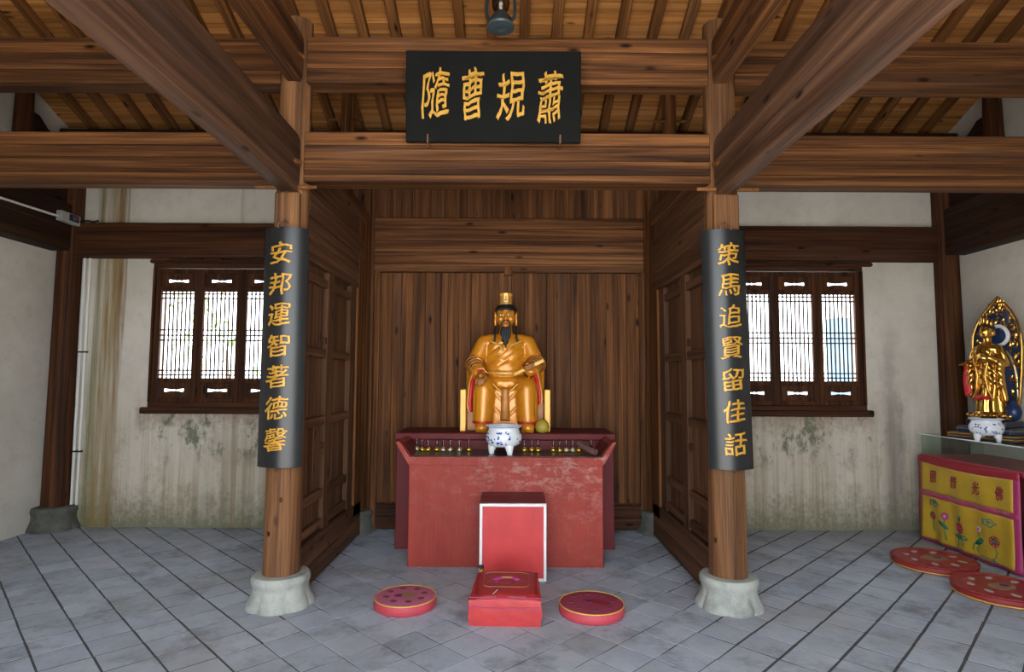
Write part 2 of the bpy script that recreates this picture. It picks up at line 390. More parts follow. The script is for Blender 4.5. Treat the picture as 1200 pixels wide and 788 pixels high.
def tag(o, label=None, cat=None, group=None, kind=None):
    if label: o['label'] = label
    if cat: o['category'] = cat
    if group: o['group'] = group
    if kind: o['kind'] = kind
    return o
def thing(name, loc, label, cat, group=None, rz=0.0):
    o = bpy.data.objects.new(name, None); COL.objects.link(o); o.location = loc; o.rotation_euler = (0, 0, rz)
    o.empty_display_size = 0.1
    return tag(o, label, cat, group)
def struct(o): o['kind'] = 'structure'; return o

def blob(prims, voxel, smooth_it=6, post=None):
    mb = MB()
    for p in prims:
        if p[0] == 'e': mb.ell(*p[1:])
        elif p[0] == 'c': mb.cap(*p[1:])
        elif p[0] == 'b': mb.box(*p[1:7], bev=p[7] if len(p) > 7 else 0.0, seg=2, rot=p[8] if len(p) > 8 else None)
        elif p[0] == 't': mb.tube(p[1], p[2], 12)
        elif p[0] == 'l': mb.lathe(*p[1:])
    m = mb.mesh('tmp'); o = bpy.data.objects.new('tmp', m); COL.objects.link(o)
    r = o.modifiers.new('r', 'REMESH'); r.mode = 'VOXEL'; r.voxel_size = voxel
    if smooth_it:
        k = o.modifiers.new('s', 'SMOOTH'); k.factor = 0.5; k.iterations = smooth_it
    dg = bpy.context.evaluated_depsgraph_get()
    me = bpy.data.meshes.new_from_object(o.evaluated_get(dg))
    bpy.data.objects.remove(o); bpy.data.meshes.remove(m)
    if post:
        nor = [v.normal.copy() for v in me.vertices]
        for v, n in zip(me.vertices, nor): v.co = v.co + n*post(v.co, n)
    me.polygons.foreach_set('use_smooth', [True]*len(me.polygons)); me.update()
    return me

def glyph(ch, w, h, depth=0.006, bold=0.012):
    """mesh of one carved character, centred, in (x, height, outward) coordinates"""
    cu = bpy.data.curves.new('g', 'FONT'); cu.body = ch; cu.size = 1.0; cu.extrude = 0.02; cu.offset = bold*0.0; cu.resolution_u = 3
    cu.bevel_depth = 0.006; cu.bevel_resolution = 0
    o = bpy.data.objects.new('g', cu); COL.objects.link(o)
    dg = bpy.context.evaluated_depsgraph_get(); me = bpy.data.meshes.new_from_object(o.evaluated_get(dg))
    bpy.data.objects.remove(o); bpy.data.curves.remove(cu)
    bm = bmesh.new(); bm.from_mesh(me)
    for _k in range(2):
        bmesh.ops.subdivide_edges(bm, edges=[e for e in bm.edges if e.calc_length() > .07], cuts=1)
    sd = ord(ch)*.37
    for v in bm.verts:
        x, y = v.co.x, v.co.y
        v.co.x += .010*math.sin(17*y+sd)+.006*math.sin(31*y-13*x+sd*2); v.co.y += .010*math.sin(15*x+sd*3)+.006*math.sin(29*x+17*y+sd)
    bm.to_mesh(me); bm.free()
    xs = [v.co.x for v in me.vertices]; ys = [v.co.y for v in me.vertices]; zs = [v.co.z for v in me.vertices]
    cx, cy = (min(xs)+max(xs))/2, (min(ys)+max(ys))/2; W, H, D = max(xs)-min(xs), max(ys)-min(ys), max(zs)-min(zs)
    for v in me.vertices:
        x = (v.co.x-cx)/W; y = (v.co.y-cy)/H
        # a hand-brushed slant: strokes rise to the right and swing a little
        y2 = y + 0.10*x + 0.025*math.sin(7*x+3*y); x2 = x + 0.03*math.sin(6*y)
        v.co = Vector((x2*w, y2*h, (v.co.z-min(zs))/D*depth))
    return me
def plate_with_holes(outer, holes, depth, bev=0.0):
    """2D curve plate, returns mesh in (x, y, z in 0..depth)"""
    cu = bpy.data.curves.new('p', 'CURVE'); cu.dimensions = '2D'; cu.fill_mode = 'BOTH'; cu.extrude = depth/2
    for loop in [outer]+holes:
        sp = cu.splines.new('POLY'); sp.points.add(len(loop)-1)
        for q, (a, b) in zip(sp.points, loop): q.co = (a, b, 0, 1)
        sp.use_cyclic_u = True
    o = bpy.data.objects.new('p', cu); COL.objects.link(o)
    dg = bpy.context.evaluated_depsgraph_get(); me = bpy.data.meshes.new_from_object(o.evaluated_get(dg))
    bpy.data.objects.remove(o); bpy.data.curves.remove(cu)
    return me
def remap(me, fn):
    for v in me.vertices: v.co = Vector(fn(v.co.x, v.co.y, v.co.z))
    bm = bmesh.new(); bm.from_mesh(me); bmesh.ops.recalc_face_normals(bm, faces=bm.faces[:]); bm.to_mesh(me); bm.free(); me.update()
    return me

def proj(p):
    d = Vector(p)-CAM_POS; z = d.dot(_F)
    return (600+F_PX*d.dot(_R)/z, 394-F_PX*d.dot(_U)/z, z)

# ------------------------------------------------------------------ key dimensions
AX, BX = 1.495, 4.486          # front / corner column axes
YF, YB = 4.07, 6.055           # front column line, back wall face
WX = 4.61                      # side wall faces
YFRONT = -0.3
def roof_z(y): return 4.83-0.385*(y-3.97)

# ------------------------------------------------------------------ floor
floor = struct(MB().box(-WX-.3, WX+.3, -.7, 6.4, -0.12, -0.0014).build('floor', 'grout'))
U0, DU, V0, DV = 0.540, 0.2375, 0.580, 0.2365
def tile_mesh(gu, gv, seed):
    rs = random.Random(seed); mb = MB()
    a, b = (DU-gu)/2, (DV-gv)/2
    mb.box(-a, a, -b, b, -0.035, 0.0, bev=0.0006)
    for v in mb.bm.verts:
        if abs(v.co.x) > a*.5: v.co.x += rs.uniform(-.0034, .0034)
        if abs(v.co.y) > b*.5: v.co.y += rs.uniform(-.0034, .0034)
    m = mb.mesh('tile'); m.materials.append(MATS['floor_tile']); return m
TM = {'l': [tile_mesh(.012, .0085, i) for i in range(4)], 'c': [tile_mesh(.0072, .0072, i+9) for i in range(4)], 'r': [tile_mesh(.010, .018, i+20) for i in range(4)]}
cands = []
for i in range(-14, 34):
    for j in range(-14, 34):
        u, v = U0+(i+.5)*DU, V0+(j+.5)*DV
        x, y = (u-v)/math.sqrt(2), (u+v)/math.sqrt(2)
        if abs(x) > WX+.12 or y > YB+.14 or y < -.5: continue
        px, py, z = proj((x, y, 0)); d = (Vector((x, y, 0))-CAM_POS).length
        vis = z > .3 and -15 < px < 1215 and py < 805
        if abs(x) < 1.0 and y > 5.3: vis = False
        kindc = 'l' if x < -1.3 else ('r' if x > 1.25 else 'c')
        cands.append((0 if vis else 1, d, x, y, kindc))
cands.sort()
rest = MB()
for n, (nv, d, x, y, k) in enumerate(cands):
    m = TM[k][random.randrange(4)]
    loc = Vector((x, y, random.uniform(0, .0005)))
    rot = Euler((random.uniform(-.0008, .0008), random.uniform(-.0008, .0008), math.pi/4+random.uniform(-.008, .008)))
    if n < 300 and not nv:
        o = link('tile', m, None, floor); o.location = loc; o.rotation_euler = rot
    else:
        b = bmesh.new(); b.from_mesh(m); b.transform(Matrix.Translation(loc) @ rot.to_matrix().to_4x4()); rest.take(b)
o = rest.build('paving', 'floor_tile', floor); o['kind'] = 'stuff'
struct(MB().box(-40, 40, -40, 60, -.4, -.16).build('courtyard_ground', 'courtyard_stone'))

# ------------------------------------------------------------------ walls
WIN = {'window_1': (-3.655, -2.285), 'window_2': (2.285, 3.655)}
WZ0, WZ1 = 1.185, 2.675
mb = MB()
for s, (x0, x1) in ((-1, WIN['window_1']), (1, WIN['window_2'])):
    xa, xb = (-5.0, 0.0) if s < 0 else (0.0, 5.0)
    mb.box(xa, x0, YB, YB+.26, -.1, 4.3); mb.box(x1, xb, YB, YB+.26, -.1, 4.3)
    mb.box(x0, x1, YB, YB+.26, -.1, WZ0); mb.box(x0, x1, YB, YB+.26, WZ1, 4.3)
struct(mb.build('wall_back', 'plaster_stained'))
for nm, s in (('wall_left', -1), ('wall_right', 1)):
    mb = MB(); out = [(YFRONT, -.1), (YB+.26, -.1), (YB+.26, 4.2), (2.6, 5.5), (YFRONT, 4.1)]
    mb.prism(out, lambda a, b: (s*WX, a, b), lambda a, b: (s*(WX+.3), a, b)); struct(mb.build(nm, 'plaster'))
    MB().box(*sorted((s*2.15, s*(WX+.3))), YFRONT-.25, YFRONT, -.1, 4.2).build('wall_front_'+('left' if s < 0 else 'right'), 'plaster')['kind'] = 'structure'

# ------------------------------------------------------------------ roof
ce = MB(); ov = 0.12
yy = [6.5, 2.0]
ce.prism([(6.6, roof_z(6.6)+ov), (2.6, roof_z(2.6)+ov), (-.9, 3.85), (-.9, 3.95), (2.6, roof_z(2.6)+ov+.12), (6.6, roof_z(6.6)+ov+.1)],
         lambda a, b: (-WX-.5, a, b), lambda a, b: (WX+.5, a, b))
ceiling = struct(ce.build('ceiling', 'roof_slab'))
sl = math.atan(0.385); RS = 0.2785
rm = MB().box(-.042, .042, -1.5, 2.35, 0, .062, bev=.006).mesh('rafter'); rm.materials.append(MATS['rafter_y'])
for k in range(-17, 17):
    x = 0.136+RS*k
    if abs(x) > WX-.03: continue
    o = link('rafter', rm, None, ceiling); yc = 4.15
    o.location = (x, yc, roof_z(yc)); o.rotation_euler = (-sl, 0, random.uniform(-.004, .004))
pm = {}
row = 0; t = -1.5
while t < 2.3:
    w = random.choice((.095, .105, .12)); cuts = [-WX-.2]
    if 0.2 < t < 2.1:
        for c in sorted(random.sample(range(-14, 15), 3)): cuts.append(0.136+RS*c)
    cuts.append(WX+.2)
    for a, b in zip(cuts, cuts[1:]):
        m = MB().box(a+.001, b-.001, t+.0015, t+w-.0015, .062+random.uniform(0, .005), .082, bev=.002).mesh('plank'); m.materials.append(MATS['roof_x'])
        o = link('plank', m, None, ceiling); o.location = (0, 4.15, roof_z(4.15)); o.rotation_euler = (-sl, 0, 0)
    t += w

# ------------------------------------------------------------------ columns, pedestals
def column(x, y, r0, r1, ztop, label, ped_label, zb=0.2, ped='pedestal_stone', mat='column_z', prad=0.212, ph=0.205, sections=None):
    t = thing('wooden_column', (x, y, zb), label, 'column', 'round timber columns')
    mb = MB(); n = 14; rs = random.Random(x*7+y)
    prof = []
    for i in range(n+1):
        f = i/n; prof.append((r0+(r1-r0)*f, zb+(ztop-zb)*f))
    ph0 = rs.uniform(0, 6)
    mb.lathe(prof, (x, y, 0), 32, lambda a, z: 1+.012*math.sin(3*a+ph0+z)+.008*math.sin(5*a-z*1.3))
    sh = mb.build('shaft', mat, t, 50)
    p = thing('stone_pedestal', (x, y, 0), ped_label, 'pedestal', 'carved stone column bases')
    lob = lambda a, z: 1+(.12*min(1, abs(math.sin(3.5*a+.55))**.5)-.10)*(max(0, 1-z/(ph*.72))**.7)
    prof = [(prad*1.0, -.02), (prad*1.03, .010), (prad*1.01, .028), (prad*.92, .060), (prad*.855, .095), (prad*.835, ph*.62), (prad*.86, ph*.70), (prad*.885, ph*.76), (prad*.895, ph*.84), (prad*.875, ph*.93), (prad*.83, ph*.985), (prad*.72, ph)]
    MB().lathe(prof, (x, y, 0), 84, lob).build('base', ped, p, 40)
    return t
knots = {}
cl = column(-AX, YF, .120, .105, 4.02, 'thick round timber column behind the black board with seven gold characters by the stained wall window', 'pale fluted stone base under the column left of the round pink cushion')
cr = column(AX, YF, .123, .104, 4.02, 'thick round timber column right of the altar, carrying the long black board', 'pale fluted stone base under the column right of the altar')
column(-AX, 5.95, .112, .10, 3.97, 'slim rear column at the far end of the panelled partition left of the statue', 'small dark stone base in the corner left of the red altar', ped='pedestal_dark', mat='wood_z', prad=.20, ph=.215, zb=.21)
column(AX, 5.95, .112, .10, 3.97, 'slim rear column at the far end of the panelled partition right of the statue', 'small dark stone base in the corner right of the red altar', ped='pedestal_dark', mat='wood_z', prad=.20, ph=.215, zb=.21)
column(-BX, 6.0, .118, .105, 4.0, 'dark brown corner column beside the white pipes and stained plaster', 'dark stone base of the corner column beside the white pipes', ped='pedestal_dark', mat='dark_z', prad=.225, ph=.225, zb=.22)
column(BX, 6.0, .118, .105, 4.0, 'dark brown corner column behind the golden standing statue', 'dark stone base of the corner column behind the yellow banner table', ped='pedestal_dark', mat='dark_z', prad=.225, ph=.225, zb=.22)
# knots on the two front columns
for parent, pts in ((cl, ((-1.47, .70), (-1.545, .48))), (cr, ((1.392, .44), (1.53, .44)))):
    for (x, z) in pts:
        dx = x-parent.location.x; y = YF-math.sqrt(.1195**2-dx*dx); R = Vector((dx, y-YF, 0)).normalized()
        q = R.to_track_quat('Z', 'Y').to_matrix()
        MB().ell((x, y, z), (.013, .018, .004), q, 12, 8).build('knot', 'dark_z', parent, 60)

# ------------------------------------------------------------------ beams
def beam(name, x0, x1, y0, y1, z0, z1, mat, label, bev=.018, group=None, courses=None, axis='x', cat='beam'):
    if not courses:
        o = MB().box(x0, x1, y0, y1, z0, z1, bev=bev, seg=2).build(name, mat, None, 40); return tag(o, label, cat, group)
    t = thing(name, ((x0+x1)/2, (y0+y1)/2, z0), label, cat, group)
    zz = z0
    for f in courses:
        h = (z1-z0)*f; j = random.uniform(-.003, .003)
        MB().box(x0, x1, y0+j, y1+j, zz+.001, zz+h-.001, bev=.005, seg=1).build('plank', mat, t); zz += h
    return t
C4 = (.26, .27, .24, .23)
beam('lintel_beam', -1.40, 1.40, 3.99, 4.15, 2.844, 3.197, 'wood_x', 'wide front lintel of stacked planks below the black name board', courses=(.16, .28, .3, .26), group='front lintels')
beam('lintel_beam', -1.40, 1.40, 3.99, 4.15, 3.55, 3.882, 'wood_x', 'upper front beam behind the top of the black name board', courses=(.32, .36, .32), group='front lintels')
for s, side in ((-1, 'left'), (1, 'right')):
    far = 'the electric box' if s < 0 else 'the golden standing statue'
    xa, xb = sorted((s*1.58, s*4.66))
    beam('lintel_beam', xa, xb, 3.99, 4.15, 2.838, 3.19, 'wood_x', 'lower planked lintel of the side bay above '+far, courses=(.2, .3, .25, .25), group='front lintels')
    beam('lintel_beam', xa, xb, 3.99, 4.15, 3.538, 3.868, 'wood_x', 'upper planked beam of the side bay above '+far, courses=(.3, .36, .34), group='front lintels')
    # tie beam on the back wall of the side bay
    xa, xb = sorted((s*1.60, s*4.40))
    win = 'the window by the white pipes' if s < 0 else 'the window near the golden standing statue'
    beam('tie_beam', xa, xb, 5.955, 6.075, 2.715, 3.072, 'dark_x', 'dark tie beam across the plaster wall over '+win, group='back tie beams')
    # side wall beam
    xa, xb = sorted((s*4.42, s*4.64))
    beam('side_beam', xa, xb, YFRONT, 5.93, 2.765, 3.24, 'dark_y', 'dark beam along the white side wall above '+('the left edge, with a grey electric box' if s < 0 else 'the golden standing statue'), group='side wall beams', bev=.02)
    # big forward beams
    xa, xb = sorted((s*1.425, s*1.565)); lr = 'left of the black name board' if s < 0 else 'right of the black name board'
    mb = MB(); prof = [(-.048, 0), (-.062, .012), (-.07, .06), (-.074, .21), (-.07, .36), (-.055, .405), (-.03, .42)]
    prof = prof+[(-a, b) for a, b in prof[::-1]]
    zb_ = 2.765
    mb.prism(prof, lambda a, b: (s*1.495+a, YFRONT, zb_+b), lambda a, b: (s*1.495+a, 3.985, zb_+b))
    tag(mb.build('main_beam', 'beam_y', None, 35), 'big weathered lower beam running overhead towards the viewer, '+lr, 'beam', 'forward main beams')
    mb = MB()
    mb.prism([(a*.78, b*.85) for a, b in prof], lambda a, b: (s*1.478+a, YFRONT+.3, 3.545+b), lambda a, b: (s*1.478+a, 3.985, 3.545+b))
    tag(mb.build('upper_beam', 'wood_y', None, 35), 'smaller upper beam running overhead towards the viewer, '+lr, 'beam', 'forward upper beams')
    # short posts under the purlin
    p = thing('short_post', (s*1.49, 5.35, 3.16), 'short post standing on the partition behind the lintel, '+lr, 'post', 'posts under the purlin')
    MB().lathe([(.06, 3.16), (.065, 3.6), (.06, 4.19)], (s*1.49, 5.35, 0), 20).build('shaft', 'wood_z', p, 50)
    for k in (-1, 1): MB().tube([(s*1.49+k*.05, 5.28, 3.86), (s*1.49+k*.16, 5.28, 3.86)], .014, 8).build('peg', 'rafter_y', p)
    p = thing('gable_post', (s*4.50, 5.35, 3.24), 'short dark post with curved bracket against the gable wall at the '+side+' edge', 'post', 'posts under the purlin')
    MB().lathe([(.075, 3.24), (.08, 3.7), (.07, 4.19)], (s*4.50, 5.35, 0), 20).build('shaft', 'dark_z', p, 50)
    br = [(5.38, 3.24), (6.0, 3.24), (6.0, 3.62), (5.92, 3.80), (5.80, 3.88), (5.70, 3.86), (5.60, 3.90), (5.50, 3.98), (5.38, 3.99)]
    MB().prism(br, lambda a, b: (s*4.50-.03, a, b), lambda a, b: (s*4.50+.03, a, b)).build('bracket', 'dark_y', p)
# purlin
o = MB().tube([(-4.6, 5.35, 4.245), (-1.5, 5.35, 4.245), (1.5, 5.35, 4.245), (4.6, 5.35, 4.245)], .068, 20).build('roof_purlin', 'dark_x', None, 50)
tag(o, 'dark round purlin under the rafters, seen between the two front beams', 'purlin')
tag(MB().box(-4.6, 4.6, 5.90, 6.06, 3.90, 4.035, bev=.015, seg=2).build('wall_plate', 'dark_x', None, 40), 'dark timber plate along the top of the back wall, under the rafter ends', 'beam')
# pegs at the front columns
for s, nm in ((-1, cl), (1, cr)):
    MB().tube([(s*1.30, 3.975, 2.80), (s*1.72, 3.975, 2.80)], .013, 8).build('peg', 'rafter_y', nm)
    MB().tube([(s*1.475, 3.80, 2.955), (s*1.40, 3.93, 2.955)], .018, 8).build('peg', 'wood_y', nm)
    MB().tube([(s*1.44, 3.86, 3.70), (s*1.40, 3.93, 3.70)], .016, 8).build('peg', 'wood_y', nm)
    # tenon seat of the main beam seen on the column front
    MB().box(s*1.495-.085, s*1.495+.085, 3.955, 4.0, 2.50, 2.765, bev=.01).build('cheek', 'column_z', nm)

# ------------------------------------------------------------------ panelled wall behind the statue
wc = MB().box(-1.42, 1.42, 6.03, 6.05, 0, 4.0).build('wall_shrine', 'panel_z'); struct(wc)
def planks_z(parent, xa, xb, y, z0, z1, th, n, mat='panel_z', jig=.3):
    xs = [xa+(xb-xa)*i/n for i in range(n+1)]
    for i in range(1, n): xs[i] += random.uniform(-jig, jig)*(xb-xa)/n
    for a, b in zip(xs, xs[1:]):
        d = random.uniform(0, .004); MB().box(a+.0008, b-.0008, y-d, y+th, z0, z1, bev=.003).build('plank', mat, parent)
planks_z(wc, -1.30, 1.33, 5.995, .27, 2.575, .03, 22)
planks_z(wc, -1.38, 1.40, 5.990, 3.135, 4.0, .035, 20)
for i, (a, b) in enumerate(((2.66, 2.775), (2.775, 2.90), (2.90, 3.02), (3.02, 3.135))):
    MB().box(-1.36, 1.38, 5.955-.002*i, 6.0, a+.001, b-.001, bev=.006).build('plank', 'panel_x', wc)
MB().box(-1.36, 1.38, 5.945, 6.0, 2.575, 2.66, bev=.008).build('rail', 'panel_x', wc)
for a, b in ((-1.42, -1.36), (-1.355, -1.295), (1.325, 1.385), (1.388, 1.44)):
    MB().box(a, b, 5.95, 6.01, .02, 4.0 if abs(a) > 1.37 or abs(b) > 1.39 else 2.6, bev=.008).build('stile', 'wood_z', wc)
for a, b in ((.02, .135), (.135, .255)): MB().box(-1.36, 1.38, 5.965, 6.0, a, b-.002, bev=.005).build('skirting', 'dark_x', wc)
MB().box(-.04, .04, 5.94, 6.0, 2.545, 2.64, bev=.006).build('cleat', 'panel_z', wc)

# ------------------------------------------------------------------ partitions
for s, nm in ((-1, 'wall_partition_left'), (1, 'wall_partition_right')):
    def bx(mbx0, mbx1, y0, y1, z0, z1, name, mat, bev=.005):
        xa, xb = sorted((s*mbx0, s*mbx1)); return MB().box(xa, xb, y0, y1, z0, z1, bev=bev).build(name, mat, wp)
    wp = struct(MB().box(*sorted((s*1.475, s*1.515)), 4.15, 5.90, .02, 2.4).build(nm, 'part_z'))
    inner = 1.42; rec = 1.462
    stiles = ((4.14, 4.235), (4.69, 4.835), (5.36, 5.53))
    for a, b in stiles: bx(inner, 1.53, a, b, .30, 2.34, 'stile', 'part_z')
    bx(1.40, 1.55, 5.53, 5.86, .22, 3.16, 'post_board', 'wood_z')
    for z in (2.24, 1.69, 1.17, .61, .385):
        for (a, b) in ((4.235, 4.69), (4.835, 5.36)): bx(inner+.004, 1.525, a+.001, b-.001, z-.034, z+.034, 'rail', 'part_y')
    zs = (.419, .576, .644, 1.136, 1.204, 1.656, 1.724, 2.206, 2.274, 2.34)
    for i in range(0, len(zs), 2):
        for (a, b) in ((4.235, 4.69), (4.835, 5.36)):
            n = 3
            for k in range(n):
                ya, yb = a+(b-a)*k/n, a+(b-a)*(k+1)/n
                bx(rec-random.uniform(0, .003), 1.478, ya+.0006, yb-.0006, zs[i]-.004, zs[i+1]+.004, 'panel', 'part_z', .002)
    for a, b in ((2.34, 2.50), (2.50, 2.66), (2.66, 2.83), (2.83, 2.99), (2.99, 3.165)):
        bx(1.405-random.uniform(0, .012), 1.56, 4.13, 5.70, a+.001, b-.001, 'board', 'part_y', .008)
    for a, b in ((.015, .165), (.165, .335)): bx(1.40, 1.54, 4.16, 5.78, a, b-.002, 'skirting', 'part_y', .008)
    for y, z in ((4.66, .98), (4.66, 1.80)):
        bx(1.425, 1.475, y, y+.03, z-.035, z+.02, 'latch', 'dark_z', .004)
    bx(1.40, 1.45, 4.82, 4.88, 3.165, 3.22, 'tenon', 'wood_y', .006)

# ------------------------------------------------------------------ windows
def bowtie(cx, cy, w, h):
    L = []
    top = [(-w/2, h/2), (-w*.30, h*.34), (-w*.10, h*.16), (-w*.05, h*.16), (0, h*.42), (w*.05, h*.16), (w*.10, h*.16), (w*.30, h*.34), (w/2, h/2)]
    L = [(cx+a, cy+b) for a, b in top]+[(cx+a, cy-b) for a, b in top[::-1]]
    return L
def sash_meshes():
    W = .4435; st = .052
    d = {}
    d['stile'] = MB().box(0, st, -.022, .022, 0, 1.378, bev=.006).mesh('stile')
    d['rail'] = MB().box(st, W-st, -.021, .021, -.024, .024, bev=.005).mesh('rail')
    m = plate_with_holes([(st-.004, -.092), (W-st+.004, -.092), (W-st+.004, .092), (st-.004, .092)], [bowtie(W/2, 0, .205, .034)], .016); remap(m, lambda x, y, z: (x, z, y)); d['panel'] = m
    d['vbar'] = MB().box(-.0062, .0062, -.006, .006, 0, .925).mesh('lattice_bar')
    d['hbar'] = MB().box(st, W-st, -.0055, .0065, -.0068, .0068).mesh('lattice_bar')
    for m in d.values(): m.materials.append(MATS['dark_z'])
    return d, W, st
SM, SW, ST = sash_meshes()
for nm, (x0, x1) in WIN.items():
    y = YB+.045
    w = struct(MB().box(x0, x1, y-.05, y+.06, WZ0+.005, WZ0+.06, bev=.008).build(nm, 'dark_x'))
    MB().box(x0, x1, y-.05, y+.06, WZ1-.05, WZ1, bev=.008).build('head_frame', 'dark_x', w)
    for a, b in ((x0, x0+.02), (x1-.02, x1)): MB().box(a, b, y-.05, y+.06, WZ0+.06, WZ1-.05).build('side_frame', 'dark_z', w)
    MB().box(x0-.06, x1+.05, y-.085, y-.02, WZ0-.055, WZ0+.01, bev=.012).build('sill', 'dark_x', w)
    # worn strip of timber lying proud of the plaster above the window
    mb = MB(); mb.box(x0-.03, x1+.10 if nm == 'window_2' else x1, YB-.03, YB+.02, WZ1-.005, WZ1+.035, bev=.012); mb.build('drip_board', 'dark_x', w)
    if nm == 'window_1':
        for xx in (x0+.03, x0+.55): MB().ell((xx+.06, YB-.02, WZ1+.035), (.10, .035, .022)).build('worn_lug', 'dark_x', w, 60)
    for k in range(3):
        sx = x0+.02+k*SW
        s_ = bpy.data.objects.new('sash', SM['stile']); COL.objects.link(s_); s_.parent = w; s_.location = (sx, y, WZ0+.055)
        def sub(nm2, key, loc):
            o = bpy.data.objects.new(nm2, SM[key]); COL.objects.link(o); o.parent = s_; o.location = loc; return o
        sub('stile', 'stile', (SW-ST, 0, 0))
        for z in (.024, .226, 1.167, 1.354): sub('rail', 'rail', (0, 0, z))
        sub('panel', 'panel', (0, 0, .125)); sub('panel', 'panel', (0, 0, 1.252))
        lw = SW-2*ST
        for q in range(1, 8): sub('lattice_bar', 'vbar', (ST+lw*q/8, 0, .236))
        for f in (.05, .10, .435, .49, .55, .905, .955): sub('lattice_bar', 'hbar', (0, 0, .236+.925*f))

# ------------------------------------------------------------------ black boards with gold characters
t = thing('name_plaque', (-.093, 3.93, 3.09), 'wide black name board with four gold characters hung on the front lintels', 'plaque')
lean = Matrix.Rotation(math.radians(5), 3, 'X')
def plq(x, h, d): return Vector((x, 0, 0)) + lean @ Vector((0, -d, h)) + Vector((0, -.01, 0))
mb = MB(); mb.box(-.588, .588, 0, .035, 0, .61, bev=.004)
for v in mb.bm.verts: v.co = plq(v.co.x, v.co.z, .035-v.co.y)
mb.build('board', 'board_black', t, None, True)
for ch, px, py, w, h in (('隨', 512, 112, .185, .33), ('曹', 554.5, 113, .150, .345), ('規', 599, 114.5, .195, .32), ('蕭', 644, 115.5, .170, .345)):
    x = (px-578.5)*.00581; z = (166-py)*.00598
    m = glyph(ch, w, h, .010); remap(m, lambda a, b, c: plq(x+a, z+b, .0345+c)); link('character', m, 'gilt', t)
for x in (-.44, .45):
    MB().tube([(x, .062, -.008), (x, -.052, -.008), (x, -.056, .045)], .006, 6).build('iron_clip', 'rusty_iron', t, None, True)
MB().tube([(.01, .062, .62), (.01, -.03, .635), (.01, -.075, .62), (.01, -.085, .59)], .006, 6).build('iron_hook', 'rusty_iron', t, None, True)

def couplet(x, chars, label, z0, dz, tilt, shift):
    t = thing('couplet_board', (x, YF, .915), label, 'signboard', 'curved couplet boards on the columns')
    R, half, H = .195, math.asin(.1475/.195), 1.59
    cy = -.178+R     # centre of curvature relative to the column axis
    def mp(a, h, d):   # a across, h height, d outward
        th = a/R; p = Vector(((R+d)*math.sin(th), cy-(R+d)*math.cos(th), h))
        p.x += (h-H/2)*tilt; return p
    mb = MB(); N = 20; out = []
    n = 20
    rows = []
    for h in (0, H*.25, H*.5, H*.75, H):
        f = [mb.bm.verts.new(mp(-half*R+2*half*R*i/n, h, .0)) for i in range(n+1)]
        b = [mb.bm.verts.new(mp(-half*R+2*half*R*i/n, h, -.016)) for i in range(n+1)]
        rows.append(f+b[::-1])
    for r0, r1 in zip(rows, rows[1:]):
        for i in range(len(r0)): mb.bm.faces.new((r0[i], r0[(i+1) % len(r0)], r1[(i+1) % len(r0)], r1[i]))
    for r in (rows[0], rows[-1]):
        for i in range(n): mb.bm.faces.new((r[i], r[i+1], r[2*n+1-i-1], r[2*n+1-i]))
    mb.build('board', 'lacquer_black', t, 40, True)
    for i, ch in enumerate(chars):
        m = glyph(ch, .152, .150, .006, .004); hh = z0-.915-i*dz
        bm = bmesh.new(); bm.from_mesh(m); bm.to_mesh(m); bm.free()
        remap(m, lambda a, b, c: mp(a+shift, hh+b, c)); link('character', m, 'gilt', t)
    for a in (-.035, .035): MB().tube([mp(a, H-.01, .004), mp(a*.9, H+.02, .006), mp(a*.3, H+.05, -.02), mp(0, H+.055, -.05)], .0045, 6).build('hanging_hook', 'rusty_iron', t, None, True)
    MB().tube([mp(0, .005, -.004), mp(0, -.02, -.006)], .006, 6).build('nail', 'iron', t, None, True)
couplet(-1.487, '安邦運智著德馨', 'tall curved black board with seven gold characters beside the window with green stains', 2.325, .2045, 0.0, -.012)
couplet(1.476, '策馬追賢留佳話', 'tall curved black board with seven gold characters on the column nearer the golden standing statue', 2.335, .2085, -.018, .012)

# ------------------------------------------------------------------ hanging lantern
t = thing('storm_lantern', (-.045, 3.75, 3.80), 'dark metal storm lantern with round base hanging at the top of the picture', 'lantern')
MB().lathe([(.070, 3.800), (.088, 3.803), (.091, 3.812), (.088, 3.822), (.074, 3.828)], (-.045, 3.75, 0), 40).build('base_plate', 'lantern_base', t, 35)
MB().lathe([(.030, 3.7985), (.034, 3.7965), (.050, 3.799)], (-.045, 3.75, 0), 30).build('base_boss', 'lantern_base', t, 35)
MB().lathe([(.070, 3.825), (.072, 3.86), (.062, 3.878), (.045, 3.885), (.045, 3.90), (.030, 3.91)], (-.045, 3.75, 0), 32).build('fuel_tank', 'lantern_metal', t, 35)
MB().lathe([(.036, 3.91), (.056, 3.945), (.060, 3.985), (.048, 4.03), (.036, 4.045)], (-.045, 3.75, 0), 28, cap=False).build('glass_globe', 'smoked_glass', t, 60)
MB().lathe([(.040, 4.045), (.048, 4.06), (.030, 4.09), (.034, 4.11), (.012, 4.13)], (-.045, 3.75, 0), 28).build('cap', 'lantern_metal', t, 35)
for s in (-1, 1): MB().tube([(-.045+s*.06, 3.75, 3.85), (-.045+s*.088, 3.75, 3.875), (-.045+s*.094, 3.75, 3.92), (-.045+s*.090, 3.75, 4.02), (-.045+s*.06, 3.75, 4.09), (-.045+s*.03, 3.75, 4.10)], .012, 10).build('side_tube', 'lantern_metal', t, 60)
MB().tube([(-.045, 3.75, 4.12), (-.045, 3.75, roof_z(3.75)+.02)], .004, 6).build('hanging_wire', 'iron', t)

